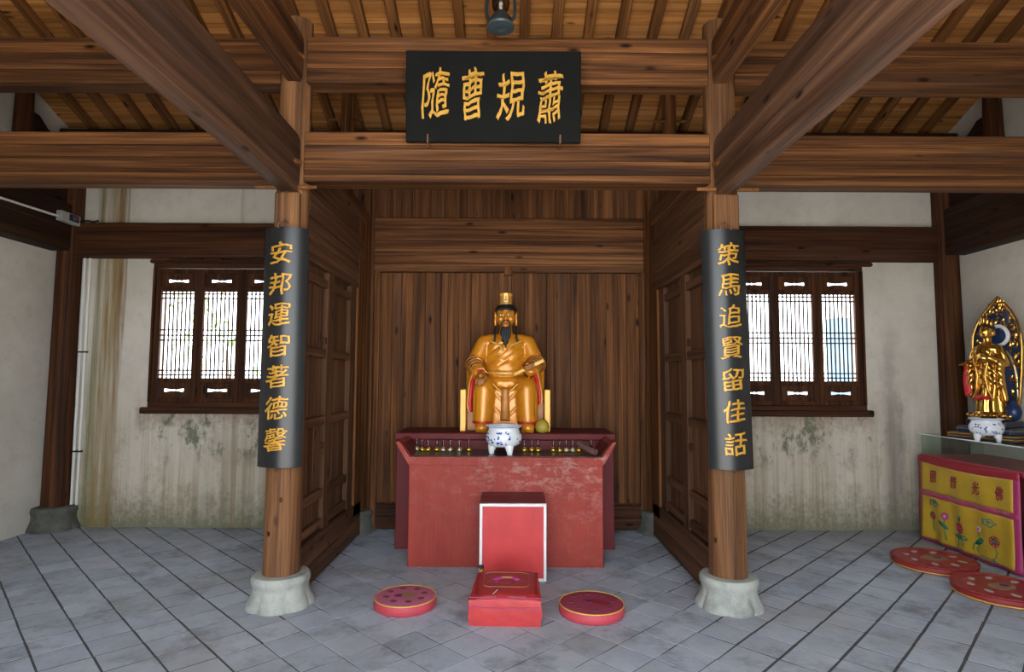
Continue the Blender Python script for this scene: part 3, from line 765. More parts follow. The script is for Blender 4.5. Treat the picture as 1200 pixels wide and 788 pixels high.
# ------------------------------------------------------------------ altars
t = thing('rear_altar', (-.02, 5.62, 0), 'tall dark red masonry altar block behind, carrying the seated statue', 'altar')
MB().box(-.985, .955, 5.34, 5.93, -.012, .955, bev=.008).build('body', 'altar_dark_red', t)
MB().box(-1.0, .97, 5.32, 5.935, .955, 1.015, bev=.008).build('top_slab', 'altar_dark_red', t)
t = thing('altar_table', (0, 5.08, 0), 'red masonry altar table with upturned ends in front', 'altar')
MB().box(-.785, .78, 4.845, 5.31, -.012, .808, bev=.006).build('body', 'altar_red', t)
prof = [(-.785, .806), (-.875, .955), (-.893, .985), (-.872, .992), (-.845, .97), (-.775, .868), (.77, .868), (.84, .97), (.862, .995), (.884, .988), (.868, .955), (.78, .806)]
MB().prism(prof, lambda a, b: (a, 4.825, b), lambda a, b: (a, 5.318, b)).build('table_top', 'altar_red', t)
MB().box(-.77, .765, 4.86, 5.315, .866, .8715).build('dark_top_sheet', 'altar_top', t)
for s in (-1, 1):
    a = [(s*.772-.002, .870), (s*.843-.003, .968), (s*.839-.003, .970), (s*.766-.002, .8715)]
    MB().prism(a, lambda p, q: (p, 4.86, q), lambda p, q: (p, 5.316, q)).build('end_sheet', 'altar_dark_red', t)

# donation box
t = thing('donation_box', (.054, 4.68, 0), 'red box with white metal framed front standing against the altar table', 'donation box')
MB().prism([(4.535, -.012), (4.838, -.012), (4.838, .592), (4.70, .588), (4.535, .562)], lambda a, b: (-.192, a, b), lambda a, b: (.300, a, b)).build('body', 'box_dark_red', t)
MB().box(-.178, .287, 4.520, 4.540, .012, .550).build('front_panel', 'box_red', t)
for a in ((-.195, -.174, .0, .566), (.283, .304, .0, .566)): MB().box(a[0], a[1], 4.512, 4.542, a[2], a[3], bev=.003).build('frame_bar', 'white_metal', t)
for z0, z1 in ((-.002, .02), (.545, .566)): MB().box(-.174, .283, 4.512, 4.542, z0, z1, bev=.003).build('frame_bar', 'white_metal', t)
MB().box(-.2, -.163, 4.495, 4.513, .095, .122, bev=.004).build('hasp', 'black_plastic', t)
lk = MB().box(-.193, -.163, 4.488, 4.508, .052, .095, bev=.006).build('padlock', 'brass', t)
MB().tube([(-.187, 4.498, .093), (-.187, 4.498, .108), (-.178, 4.498, .115), (-.169, 4.498, .108), (-.169, 4.498, .093)], .003, 6).build('shackle', 'iron', lk)

# ------------------------------------------------------------------ kneeling cushions
def arc_pts(fn, n=24, closed=True): return [fn(2*math.pi*k/n) for k in range(n)]
kb = thing('kneeling_cushion', (.012, 3.905, 0), 'thick square red kneeling cushion with embroidered flower in front of the donation box', 'cushion', rz=-.035)
mb = MB(); b = bmesh.new(); bmesh.ops.create_cube(b, size=1.0); bmesh.ops.subdivide_edges(b, edges=b.edges[:], cuts=9, use_grid_fill=True)
def kh(y): return .172+.045*(y+.5)
for v in b.verts:
    x, y, z = v.co; w = .432-.03*(y+.5)
    X, Y = x*w, y*.385
    if z > .49: Z = kh(y)-.012*max(0, (abs(x)*2)**4)-.010*max(0, (abs(y)*2)**6)+.006*math.cos(3*x)*math.cos(3*y)+.003*math.sin(14*x+9*y)
    elif z < -.49: Z = -.004
    else:
        Z = (z+.5)*kh(y); bulge = 1+.035*math.cos((z)*math.pi)+.012*math.sin(17*x+11*z+13*y); X *= bulge if abs(x) > .49 else 1; Y *= bulge if abs(y) > .49 else 1
    v.co = Vector((X, Y, Z))
mb.take(b); mb.build('pad', 'cloth_red', kb, 60, True)
def ktop(x, y, dz=.0): return (x, y, kh(y/.385)+.006*math.cos(3*x/.43)*math.cos(3*y/.385)+dz)
top = MB().grid(14, 14, lambda u, v: (lambda x, y: ktop(x*.93, y*.93, .0025-.012*max(0, (abs(x)/.21)**4)-.010*max(0, (abs(y)/.19)**6)))((u-.5)*.42, (v-.5)*.385)); top.build('top_cover', 'cloth_top_red', kb, 60, True, .003)
for z in (.172, .115): MB().tube([(-.218, -.202, z), (0, -.206, z-.004), (.218, -.202, z)], .0028, 6).build('seam_piping', 'satin_pink', kb, None, True)
# embroidery
mb = MB(); pts = []
for k in range(48):
    a = 2*math.pi*k/48; c, s_ = math.cos(a), math.sin(a)
    x = .145*math.copysign(min(1, abs(c)**.5*1.05), c); y = .105*math.copysign(min(1, abs(s_)**.5*1.05), s_)
    pts.append(ktop(x, y+.03, .004))
mb.tube(pts, .0022, 5, True); mb.build('stitched_border', 'stitch_tan', kb, None, True)
mb = MB()
for k in range(9):
    a = math.pi*(k/8); r = .075
    cx, cy = r*math.cos(a)*.95, .015+r*.55*math.sin(a)
    mb.tube([ktop(cx+.020*math.cos(q), cy+.014*math.sin(q), .004) for q in [2*math.pi*i/12 for i in range(12)]], .0022, 5, True)
mb.build('petals', 'stitch_magenta', kb, None, True)
MB().ell(ktop(0, .062, .003), (.050, .014, .004)).build('flower_heart', 'stitch_yellow', kb, 60, True)
mb = MB()
for sx in (-1, 1):
    for q in range(4): mb.ell(ktop(sx*(.03+.026*q), -.012+.008*q, .003), (.017, .009, .003), Matrix.Rotation(sx*.5, 3, 'Z'))
mb.build('leaves', 'stitch_brown', kb, 60, True)
MB().tube([ktop(-.075, -.165, .006), ktop(-.05, -.115, .006)], .003, 6).build('loose_thread', 'stitch_pale', kb, None, True)

def round_cushion(loc, r, h, label, side, topm, piping, rz, style, tilt=(0, 0)):
    t = thing('round_cushion', loc, label, 'cushion', 'round floor cushions', rz)
    t.rotation_euler = (tilt[0], tilt[1], rz)
    prof = [(r*.96, 0), (r*1.0, h*.15), (r*1.012, h*.5), (r*1.0, h*.85), (r*.975, h*.985)]
    MB().lathe(prof, (0, 0, 0), 48, lambda a, z: 1+.006*math.sin(23*a)+.005*math.sin(11*a+z*90)).build('side_band', side, t, 60, True)
    tp = [(r*.975, h*.985), (r*.93, h*1.03), (r*.6, h*1.07), (r*.2, h*1.09), (.004, h*1.09)]
    MB().lathe(tp, (0, 0, 0), 48, cap=False).build('top_cover', topm, t, 60, True)
    zt = lambda q: h*(1.07 if q < .75 else 1.045)+.001
    MB().tube([(r*.985*math.cos(a), r*.985*math.sin(a), h*.985) for a in [2*math.pi*k/48 for k in range(48)]], .0042 if style < 2 else .011, 8, True).build('piping', piping, t, 60, True)
    if style == 0:
        for k in range(8):
            a = 2*math.pi*k/8+.2; MB().ell((r*.62*math.cos(a), r*.62*math.sin(a), zt(.62)), (.022, .020, .003)).build('flower_motif', 'stitch_brown', t, 60, True)
        mb = MB(); mb.lathe([(.055, h*1.07), (.058, h*1.095), (.01, h*1.11)], (0.015, 0, 0), 24, lambda a, z: 1+.16*math.cos(8*a)); mb.build('centre_motif', 'stitch_tan', t, 60, True)
        MB().ell((-.045, -.01, h*1.088), (.026, .026, .004)).build('centre_bud', 'stitch_purple', t, 60, True)
    elif style == 1:
        for k in range(8):
            a = 2*math.pi*k/8+.2; MB().ell((r*.66*math.cos(a), r*.66*math.sin(a), zt(.66)), (.022, .013, .0025), Matrix.Rotation(.5, 3, 'Z')).build('flower_motif', 'stitch_brown', t, 60, True)
        MB().ell((.05, -.005, h*1.082), (.075, .042, .003), Matrix.Rotation(-.5, 3, 'Z')).build('centre_motif', 'stitch_maroon', t, 60, True)
        MB().ell((-.02, 0, h*1.088), (.042, .018, .004), Matrix.Rotation(-.5, 3, 'Z')).build('centre_bud', 'stitch_purple', t, 60, True)
    else:
        for k in range(8):
            a = 2*math.pi*k/8; MB().ell((r*.64*math.cos(a), r*.64*math.sin(a), zt(.64)), (.036, .022, .0025), Matrix.Rotation(a*.3, 3, 'Z')).build('flower_motif', 'stitch_pale', t, 60, True)
        MB().ell((0, 0, h*1.085), (.105, .075, .003)).build('centre_motif', 'stitch_tan', t, 60, True)
        MB().ell((.025, 0, h*1.095), (.05, .04, .003)).build('centre_bud', 'stitch_purple', t, 60, True)
        mb = MB()
        for k in range(60):
            a = 2*math.pi*k/60; mb.ell((r*1.0*math.cos(a), r*1.0*math.sin(a), h*1.0), (.010, .010, .008), None, 8, 6)
        mb.build('frill', 'cloth_red_dark', t, 60, True)
        MB().tube([(r*1.008*math.cos(a), r*1.008*math.sin(a), h*.22) for a in [2*math.pi*k/48 for k in range(48)]], .005, 6, True).build('lower_braid', 'piping_gold', t, 60, True)
    return t
round_cushion((-.655, 4.03, .001), .203, .066, 'round pink-topped floor cushion with yellow piping, left of the square kneeling cushion', 'cloth_rose', 'cloth_pink', 'piping_gold', .1, 0)
round_cushion((.560, 3.925, .001), .208, .066, 'round plum-topped floor cushion with yellow piping, right of the square kneeling cushion', 'cloth_rose', 'cloth_plum', 'piping_gold', -.15, 1)
round_cushion((3.475, 4.93, .001), .292, .058, 'round red floor cushion with pale petals, the farther of two by the yellow banner', 'cloth_red_dark', 'cloth_top_red', 'cloth_red_dark', .2, 2)
round_cushion((3.485, 4.27, .001), .292, .058, 'round red floor cushion with pale petals, the nearer of two by the yellow banner', 'cloth_red_dark', 'cloth_top_red', 'cloth_red_dark', .5, 2)

# ------------------------------------------------------------------ porcelain burners
def burner(name, loc, s, label, spots):
    t = thing(name, loc, label, 'incense burner', 'blue and white porcelain burners')
    prof = [(.02, .055), (.09, .060), (.135, .085), (.152, .125), (.150, .160), (.134, .190), (.126, .205), (.130, .215), (.152, .226), (.156, .236), (.150, .243), (.132, .240), (.126, .222), (.124, .205)]
    MB().lathe([(a*s, b*s) for a, b in prof], (0, 0, 0), 48, cap=False).build('bowl', 'porcelain', t, 60, True)
    MB().lathe([(.126*s, .205*s), (.126*s, .219*s), (.06*s, .226*s), (.005*s, .228*s)], (0, 0, 0), 32).build('ash', 'ash', t, 60, True)
    for k in range(3):
        a = math.radians(-90+30+120*k)
        c = Vector((.095*s*math.cos(a), .095*s*math.sin(a), 0)); o = Vector((math.cos(a), math.sin(a), 0))
        MB().tube([c-o*.02*s+Vector((0, 0, .095*s)), c+o*.004*s+Vector((0, 0, .055*s)), c+o*.008*s+Vector((0, 0, .02*s)), c+o*.004*s+Vector((0, 0, .0)), ], [.045*s, .036*s, .025*s, .020*s], 14).build('foot', 'porcelain', t, 60, True)
    rs = random.Random(3); mb = MB()
    def surf(a, z):
        for (r0, z0), (r1, z1) in zip(prof, prof[1:]):
            if z0 <= z <= z1 and z1 > z0: return Vector(((r0+(r1-r0)*(z-z0)/(z1-z0))*s*math.cos(a), (r0+(r1-r0)*(z-z0)/(z1-z0))*s*math.sin(a), z*s))
        return Vector((.15*s*math.cos(a), .15*s*math.sin(a), z*s))
    for k in range(spots):
        a = rs.uniform(0, 2*math.pi) if k > spots*.6 else math.radians(rs.uniform(190, 290)); z = rs.uniform(.09, .185)
        p = surf(a, z); q = Vector((math.cos(a), math.sin(a), (z-.14)*6)).normalized().to_track_quat('Z', 'Y').to_matrix() @ Matrix.Rotation(rs.uniform(0, 3), 3, 'Z')
        mb.ell(p, (rs.uniform(.006, .017)*s, rs.uniform(.004, .009)*s, .0022*s), q, 8, 6)
    mb.build('blue_painting', 'cobalt', t, 60, True)['kind'] = 'stuff'
    MB().tube([(.1535*s*math.cos(a), .1535*s*math.sin(a), .2295*s) for a in [2*math.pi*k/40 for k in range(40)]], .0025*s, 6, True).build('rim_line', 'cobalt', t, 60, True)
    return t
burner('incense_burner', (-.024, 5.03, .8715), 1.0, 'blue and white porcelain incense burner on the red altar table below the statue', 46)
burner('incense_burner', (4.03, 5.02, .998), .80, 'small white porcelain incense burner on the glass case in front of the standing statue', 30)

# ------------------------------------------------------------------ little lamps on the altar table
xs_l = [(-0.779, 1), (-0.727, 0), (-0.675, 0), (-0.601, 0), (-0.545, 1), (-0.486, 1), (-0.408, 1), (-0.326, 0)]
xs_r = [(0.153, 0), (0.216, 0), (0.271, 0), (0.401, 0), (0.457, 0), (0.513, 1), (0.568, 1), (0.624, 0), (0.728, 0)]
base_m = MB().lathe([(.012, 0), (.020, .003), (.026, .014), (.024, .026), (.014, .036), (.010, .042)], (0, 0, 0), 16).mesh('cup', 50)
base_m.materials.append(MATS['brass'])
base_s = base_m.copy(); base_s.materials[0] = MATS['silver_brass']
wick_m = MB().lathe([(.0085, .040), (.0105, .055), (.0085, .095), (.0075, .102)], (0, 0, 0), 12).mesh('chimney', 50); wick_m.materials.append(MATS['smoked_glass'])
stick_m = MB().lathe([(.003, .03), (.0032, .085)], (0, 0, 0), 8).mesh('wick'); stick_m.materials.append(MATS['pedestal_dark'])
ordn = ['first', 'second', 'third', 'fourth', 'fifth', 'sixth', 'seventh', 'eighth', 'ninth']
for lst, side in ((xs_l, 'left'), (xs_r, 'right')):
    for i, (lx, sv) in enumerate(lst):
        p = Vector((lx, 5.20 if i == 0 and side == 'left' else 5.16, .8716))
        where = 'counted from the end of the table' if side == 'left' else 'counted from the burner'
        t = thing('oil_lamp', (p.x, p.y, .8716), '%s small %s oil lamp %s of the burner, %s' % (ordn[i], 'silvery' if sv else 'brass', side, where), 'oil lamp', 'little oil lamps on the altar table')
        link('cup', base_s if sv else base_m, None, t); link('chimney', wick_m, None, t); link('wick', stick_m, None, t)
t = tag(MB().tube([(.61, 5.10, .955), (.65, 5.04, .930), (.70, 4.97, .905), (.735, 4.93, .899)], [.018, .026, .028, .026], 14).build('rolled_cloth', 'rag', None, 60), 'rolled dull red rag lying at the right end of the altar table', 'cloth')
tag(MB().ell((.48, 4.97, .8755), (.05, .03, .006)).build('cloth_scrap', 'cloth_red_dark', None, 60), 'flat scrap of dark red cloth beside the rolled rag', 'cloth')

# ------------------------------------------------------------------ seated statue
SX, SY, SZ = -.018, 5.60, 1.015
chair = thing('statue_chair', (SX, SY, SZ), 'plain golden chair with upright side boards under the seated statue', 'chair')
for s in (-1, 1):
    MB().box(s*.388-.028, s*.388+.028, -.12, .24, 0, .385, bev=.006).build('side_panel', 'statue_gold_pale', chair, None, True)
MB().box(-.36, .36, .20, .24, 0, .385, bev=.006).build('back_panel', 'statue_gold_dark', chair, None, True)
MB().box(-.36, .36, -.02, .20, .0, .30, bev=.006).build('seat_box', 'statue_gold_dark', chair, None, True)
st = thing('seated_statue', (SX, SY, SZ), 'seated golden statue in robes with black beard and tall crown, holding a tablet', 'statue')
def sstep(x, a, b):
    t = max(0.0, min(1.0, (x-a)/(b-a))); return t*t*(3-2*t)
prims = [
    # torso
    ('e', (0, .06, .58), (.205, .150, .14)), ('e', (0, .06, .72), (.200, .140, .15)), ('e', (0, .065, .80), (.215, .125, .095)),
    ('c', (-.150, .07, .835), .075, (.150, .07, .835), .075), ('c', (0, .06, .86), .066, (0, .05, .97), .060),
    # lap and thighs
    ('c', (-.15, .06, .42), .12, (-.195, -.12, .395), .098), ('c', (.15, .06, .42), .12, (.195, -.12, .395), .098),
    ('b', -.18, .18, -.10, .18, .06, .50, .05),
    # shins under the robe
    ('c', (-.195, -.135, .385), .098, (-.205, -.145, .10), .088), ('c', (.195, -.135, .385), .098, (.205, -.145, .10), .088),
    ('b', -.30, .30, -.06, .18, .03, .38, .05),
    ('b', -.13, .13, -.150, .05, .035, .40, .03),
    # upper arms and sleeves
    ('c', (-.205, .07, .815), .085, (-.285, .03, .64), .083), ('c', (.205, .07, .815), .085, (.285, .03, .64), .083),
    ('c', (-.285, .03, .63), .085, (-.245, -.13, .535), .070), ('c', (.285, .03, .63), .085, (.235, -.13, .575), .068),
    # hanging sleeve cloth
    ('c', (-.325, .00, .56), .045, (-.345, .02, .25), .030), ('c', (.325, .00, .56), .045, (.335, .02, .30), .030),
    ('c', (-.30, -.08, .52), .040, (-.335, -.06, .30), .024), ('c', (.29, -.08, .52), .040, (.318, -.06, .34), .024),
]
def folds(p, n):
    x, y, z = p; d = 0.0
    front = sstep(-n.y, 0.05, .5)
    # diagonal chest folds
    k = sstep(z, .585, .63)*(1-sstep(z, .80, .86))*(1-sstep(abs(x), .15, .20))
    ph = (z*0.80-x*0.62); w = abs(math.sin(ph*42)); d += front*k*(-.012*(1-sstep(w, 0, .42)) + .004*w)
    # collar crossing
    # skirt V folds between the knees
    k = (1-sstep(abs(x), .12, .17))*(1-sstep(z, .40, .47))*sstep(z, .08, .14)
    ph = z*1.0-abs(x)*1.05; w = abs(math.sin(ph*22+.7)); d += front*k*(-.011*(1-sstep(w, 0, .45)))
    # vertical creases beside the shins
    k = sstep(abs(x), .245, .27)*(1-sstep(z, .33, .4))
    d += k*.006*math.sin(z*6+abs(x)*150)
    # forearm sleeve rings
    k = sstep(abs(x), .20, .23)*sstep(z, .53, .56)*(1-sstep(z, .645, .665))
    d += k*.0085*math.sin((z*1.0-y*.55)*150)
    return d
me = blob(prims, .011, 5, folds)
link('robe', me, 'statue_gold', st)
# sleeve hems, lining, belt, apron
for s, pts in ((-1, [(-.165, -.185, .535), (-.20, -.205, .575), (-.255, -.20, .575), (-.295, -.165, .54), (-.325, -.125, .46), (-.340, -.105, .36), (-.350, -.095, .24), (-.338, -.098, .185), (-.318, -.105, .185)]),
               (1, [(.175, -.185, .60), (.20, -.205, .625), (.25, -.20, .61), (.285, -.165, .565), (.312, -.125, .48), (.328, -.105, .40), (.340, -.095, .31), (.330, -.098, .255), (.312, -.105, .250)])):
    MB().tube(pts, .0075, 8).build('sleeve_hem', 'statue_trim', st, 60, True)
    # red lining: a ribbon hanging inside the hem
    inner = [(x-s*(.044 if 0 < i < 8 else .012), y+.012, z-(.022 if i < 4 else .004)) for i, (x, y, z) in enumerate(pts)]
    mb = MB(); A = [mb.bm.verts.new(Vector(p)) for p in pts]; B = [mb.bm.verts.new(Vector(p)) for p in inner]
    for i in range(len(pts)-1): mb.bm.faces.new((A[i], A[i+1], B[i+1], B[i]))
    mb.build('sleeve_lining', 'lining_red', st, 60, True, .012)
    up = [(s*.222, -.055, .655), (s*.255, -.075, .672), (s*.30, -.055, .675), (s*.345, -.01, .655), (s*.365, .04, .635)]
    MB().tube(up, .0075, 8).build('cuff_edge', 'statue_trim', st, 60, True)
mb = MB(); mb.tube([(-.172, -.035, .545), (-.12, -.085, .538), (-.05, -.108, .534), (.05, -.108, .534), (.12, -.085, .538), (.172, -.035, .545)], .020, 10, rx=.6); mb.build('belt', 'statue_gold_pale', st, 60, True)
mb = MB(); mb.grid(4, 14, lambda u, v: ((u-.5)*(.066+.02*v), -.160-.012*math.sin(v*3)-.006*math.cos((u-.5)*6), .400-.30*v)); mb.build('apron', 'statue_gold_mid', st, 60, True, .008)
for s in (-1, 1):
    MB().tube([(s*.115, -.152, .44), (s*.07, -.165, .395), (s*.035, -.168, .362)], .009, 8).build('sash_fold', 'statue_gold_pale', st, 60, True)
    MB().tube([(s*.145, .0-.055, .835), (s*.06, -.070, .80), (s*.0+.02*s, -.078, .74)], .010, 8).build('collar_edge', 'statue_gold_pale', st, 60, True)
    # shoes and red trouser hems
    me = blob([('e', (s*.205, -.205, .048), (.066, .085, .050)), ('e', (s*.205, -.255, .045), (.060, .055, .044)), ('b', s*.205-.058, s*.205+.058, -.27, -.12, .0, .03, .01)], .008, 4)
    link('shoe', me, 'statue_gold', st)
    MB().lathe([(.090, .078), (.096, .088), (.093, .100)], (s*.205, -.145, 0), 28).build('trouser_hem', 'lining_red', st, 60, True)
for s in (-1, 1):
    a, b = (Vector((-.288, .015, .622)), Vector((-.255, -.105, .552))) if s < 0 else (Vector((.288, .015, .625)), Vector((.243, -.105, .585)))
    ax = (b-a).normalized(); e1 = ax.orthogonal().normalized(); e2 = ax.cross(e1)
    for k in range(4):
        c = a+(b-a)*(k/3); rr = .0875-.0125*k/3
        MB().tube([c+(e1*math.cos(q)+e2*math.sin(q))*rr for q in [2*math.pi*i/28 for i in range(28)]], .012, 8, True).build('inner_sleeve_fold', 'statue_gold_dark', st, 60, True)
# hands
def hand(s, wrist, palm, tips, thumb):
    pr = [('c', wrist, .030, palm, .034)]
    for (b, m, e) in tips: pr += [('c', b, .0125, m, .0115), ('c', m, .0115, e, .0095)]
    pr += [('c', thumb[0], .014, thumb[1], .012), ('c', thumb[1], .012, thumb[2], .0095)]
    return blob(pr, .0045, 2)
tipsL = []
for i, dx in enumerate((-.034, -.012, .010, .030)):
    L = (.058, .070, .066, .052)[i]
    tipsL.append(((-.225+dx, -.205, .505), (-.226+dx*1.1, -.235, .490-L*.25), (-.226+dx*1.1, -.240, .490-L)))
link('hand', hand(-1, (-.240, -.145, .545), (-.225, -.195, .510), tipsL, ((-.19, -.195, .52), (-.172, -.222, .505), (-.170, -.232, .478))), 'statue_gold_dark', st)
axis = Vector((.265, -.02, .128)).normalized(); c0 = Vector((.215, -.225, .588))
tipsR = []
for i in range(4):
    b = c0+axis*(-.030+.021*i); tipsR.append((tuple(b+Vector((.0, .030, .028))), tuple(b+Vector((-.004, -.026, .018))), tuple(b+Vector((.006, -.022, -.020)))))
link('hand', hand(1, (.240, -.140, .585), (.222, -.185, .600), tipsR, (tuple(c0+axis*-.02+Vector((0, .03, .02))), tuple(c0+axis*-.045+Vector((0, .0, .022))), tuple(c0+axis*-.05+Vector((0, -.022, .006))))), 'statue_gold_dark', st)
tb = thing('court_tablet', (SX, SY, SZ), 'flat golden tablet held slantwise in the hand of the seated statue', 'tablet')
q = Vector((1, 0, 0)).rotation_difference(axis).to_matrix()
mb = MB(); mb.box(-.155, .150, -.008, .008, -.018, .018, bev=.006, seg=2)
for v in mb.bm.verts: v.co = q @ Vector((v.co.x, v.co.y, v.co.z*(1+.25*v.co.x))) + c0
mb.build('blade', 'statue_gold_pale', tb, 50, True)
for k in range(3):
    p = c0+axis*(.012+.021*k); MB().tube([p+q@Vector((0, -.011, -.020)), p+q@Vector((0, -.013, 0)), p+q@Vector((0, -.011, .020))], .004, 6).build('cord', 'statue_gold_dark', tb, 60, True)
# head
HZ = 1.068; HY = .035
def face(p, n):
    x, y, z = p; d = 0
    for s in (-1, 1):
        r = math.hypot((x-s*.036)/.030, (z-(HZ+.018))/.017)
        if y < HY and r < 1.6: d -= .007*(1-sstep(r, .4, 1.5))
    return d
me = blob([('e', (0, HY, HZ), (.090, .098, .108)), ('e', (0, HY-.035, HZ-.055), (.066, .066, .060)), ('e', (0, HY+.01, HZ+.05), (.092, .100, .075)),
           ('e', (-.048, HY-.062, HZ-.022), (.030, .026, .026)), ('e', (.048, HY-.062, HZ-.022), (.030, .026, .026)),
           ('c', (0, HY-.088, HZ+.030), .011, (0, HY-.110, HZ-.022), .016), ('e', (-.014, HY-.100, HZ-.026), (.012, .013, .010)), ('e', (.014, HY-.100, HZ-.026), (.012, .013, .010)),
           ('e', (0, HY-.085, HZ-.088), (.026, .022, .020)), ('c', (0, HY+.01, HZ-.14), .055, (0, HY, HZ-.05), .06)], .0055, 3, face)
hd = link('head', me, 'statue_gold', st)
for s in (-1, 1):
    MB().ell((s*.0365, HY-.0825, HZ+.017), (.0185, .010, .0085)).build('eye', 'eye_white', hd, 60, True)
    MB().ell((s*.0365, HY-.0915, HZ+.017), (.0070, .0035, .0075)).build('pupil', 'pupil', hd, 60, True)
    MB().tube([(s*.014, HY-.097, HZ+.042), (s*.036, HY-.093, HZ+.052), (s*.062, HY-.075, HZ+.046)], [.0035, .0045, .002], 8).build('eyebrow', 'statue_gold_dark', hd, 60, True)
    MB().tube([(s*.017, HY-.088, HZ+.027), (s*.037, HY-.092, HZ+.0285), (s*.057, HY-.078, HZ+.023)], .003, 6).build('eyelid', 'statue_gold_dark', hd, 60, True)
    ear = blob([('e', (s*.098, HY+.012, HZ+.018), (.014, .026, .040)), ('e', (s*.100, HY+.008, HZ-.035), (.012, .016, .045)), ('e', (s*.099, HY+.006, HZ-.075), (.011, .013, .020))], .005, 2)
    link('ear', ear, 'statue_gold', hd)
    MB().tube([(s*.098, HY-.015, HZ-.085), (s*.103, HY-.048, HZ-.13), (s*.100, HY-.075, HZ-.18), (s*.104, HY-.085, HZ-.225), (s*.097, HY-.085, HZ-.262)], [.009, .0095, .0095, .009, .003], 10).build('side_lock', 'hair_black', hd, 60, True)
MB().ell((0, HY-.104, HZ-.063), (.019, .009, .0085)).build('mouth', 'lip_red', hd, 60, True)
# moustache and beard
for s in (-1, 1): MB().tube([(s*.002, HY-.112, HZ-.043), (s*.022, HY-.112, HZ-.046), (s*.036, HY-.102, HZ-.063), (s*.040, HY-.095, HZ-.095), (s*.036, HY-.092, HZ-.12)], [.006, .008, .008, .009, .008], 8).build('moustache', 'hair_black', hd, 60, True)
def strands(p, n): return .003*math.sin(p.x*330)
me = blob([('e', (0, HY-.085, HZ-.118), (.050, .024, .030)), ('c', (0, HY-.085, HZ-.12), .030, (0, HY-.100, HZ-.19), .026), ('e', (0, HY-.092, HZ-.155), (.053, .024, .060)),
           ('e', (0, HY-.098, HZ-.195), (.040, .020, .058)), ('e', (0, HY-.102, HZ-.215), (.032, .018, .055)), ('c', (0, HY-.102, HZ-.235), .018, (0, HY-.108, HZ-.295), .004)], .0055, 3, strands)
link('beard', me, 'hair_black', hd)
me = blob([('e', (0, HY+.018, HZ+.070), (.100, .104, .060)), ('e', (0, HY+.03, HZ+.03), (.098, .098, .075)), ('b', -.12, .12, HY-.12, HY+.16, HZ-.2, HZ-.1, 0)], .006, 3, lambda p, n: .0022*math.sin(math.atan2(p.x, p.y-HY)*40))
bm = bmesh.new(); bm.from_mesh(me)
kill = [v for v in bm.verts if v.co.z < HZ-.09 or (v.co.y < HY-.035 and v.co.z < HZ+.062)]
bmesh.ops.delete(bm, geom=kill, context='VERTS'); bm.to_mesh(me); bm.free()
o = link('hair', me, 'hair_black', hd, .006)
MB().tube([(.093*math.sin(a), HY-.006-.094*math.cos(a), HZ+.066+.006*math.cos(a)) for a in [math.radians(-115+230*k/24) for k in range(25)]], [.003]+[.0125]*23+[.003], 10).build('hair_band', 'hair_black', hd, 60, True)
# crown
cr_ = MB(); cr_.lathe([(.056, HZ+.118), (.060, HZ+.128), (.054, HZ+.135), (.055, HZ+.190), (.061, HZ+.228), (.054, HZ+.232), (.046, HZ+.195)], (0, HY+.02, 0), 40, lambda a, z: 1+(.055*math.cos(10*a) if z > HZ+.136 else 0)); crown = cr_.build('crown', 'statue_trim', st, 60, True)
for k in range(5):
    a = math.radians(-90+(k-2)*36); MB().box(-.0045, .0045, -.004, .004, HZ+.145, HZ+.205, bev=.002, rot=Matrix.Rotation(a+math.pi/2, 3, 'Z'), piv=(0, 0, 0)).build('groove', 'statue_gold_dark', crown, None, True).location = (.060*math.cos(a), HY+.02+.060*math.sin(a), 0)
MB().ell((0, HY-.042, HZ+.150), (.020, .007, .010)).build('crown_jewel', 'eye_white', crown, 60, True)
# pomelo
t = thing('pomelo', (.317, 5.37, 1.015), 'yellow green pomelo fruit beside the shoe of the seated statue', 'fruit')
MB().lathe([(.004, .0), (.03, .002), (.056, .022), (.064, .052), (.058, .082), (.040, .106), (.022, .118), (.006, .122)], (0, 0, 0), 28).build('fruit_body', 'fruit_skin', t, 60, True)
MB().tube([(0, 0, .119), (.003, 0, .130)], .004, 6).build('stem', 'stitch_brown', t, None, True)

# ------------------------------------------------------------------ glass topped table with banner
TX0, TX1, TY0, TY1 = 3.985, 4.58, 4.60, 5.765
t = thing('offering_table', ((TX0+TX1)/2, (TY0+TY1)/2, 0), 'dark red wooden table carrying a glass case at the right wall', 'table')
MB().box(TX0-.02, TX1, TY0, TY1, .755, .80, bev=.006).build('table_top', 'satin_red', t)
MB().box(TX0+.02, TX1-.02, TY0+.02, TY1-.02, .62, .755, bev=.004).build('apron', 'box_dark_red', t)
for x in (TX0+.05, TX1-.06):
    for y in (TY0+.06, TY1-.06): MB().box(x-.03, x+.03, y-.03, y+.03, 0, .62, bev=.006).build('leg', 'box_dark_red', t)
MB().box(TX1-.05, TX1-.03, TY0+.05, TY1-.05, .03, .62).build('back_board', 'box_dark_red', t)
MB().box(TX0+.06, TX1-.05, TY0+.035, TY0+.055, .03, .62).build('side_board', 'box_dark_red', t)
g = thing('glass_case', ((TX0+TX1)/2, (TY0+TY1)/2, .80), 'low glass case with greenish edges on the dark red table', 'glass case')
MB().box(TX0-.03, TX1, TY0-.02, TY1+.02, .988, .996).build('top_pane', 'glass', g)
MB().box(TX0, TX0+.006, TY0, TY1, .801, .988).build('front_pane', 'glass', g)
for y in (TY0, TY1-.006): MB().box(TX0+.006, TX1, y, y+.006, .801, .988).build('side_pane', 'glass', g)
MB().tube([(TX0-.031, TY0-.02, .992), (TX0-.031, TY1+.02, .992)], .0045, 6).build('edge_strip', 'porcelain', g)
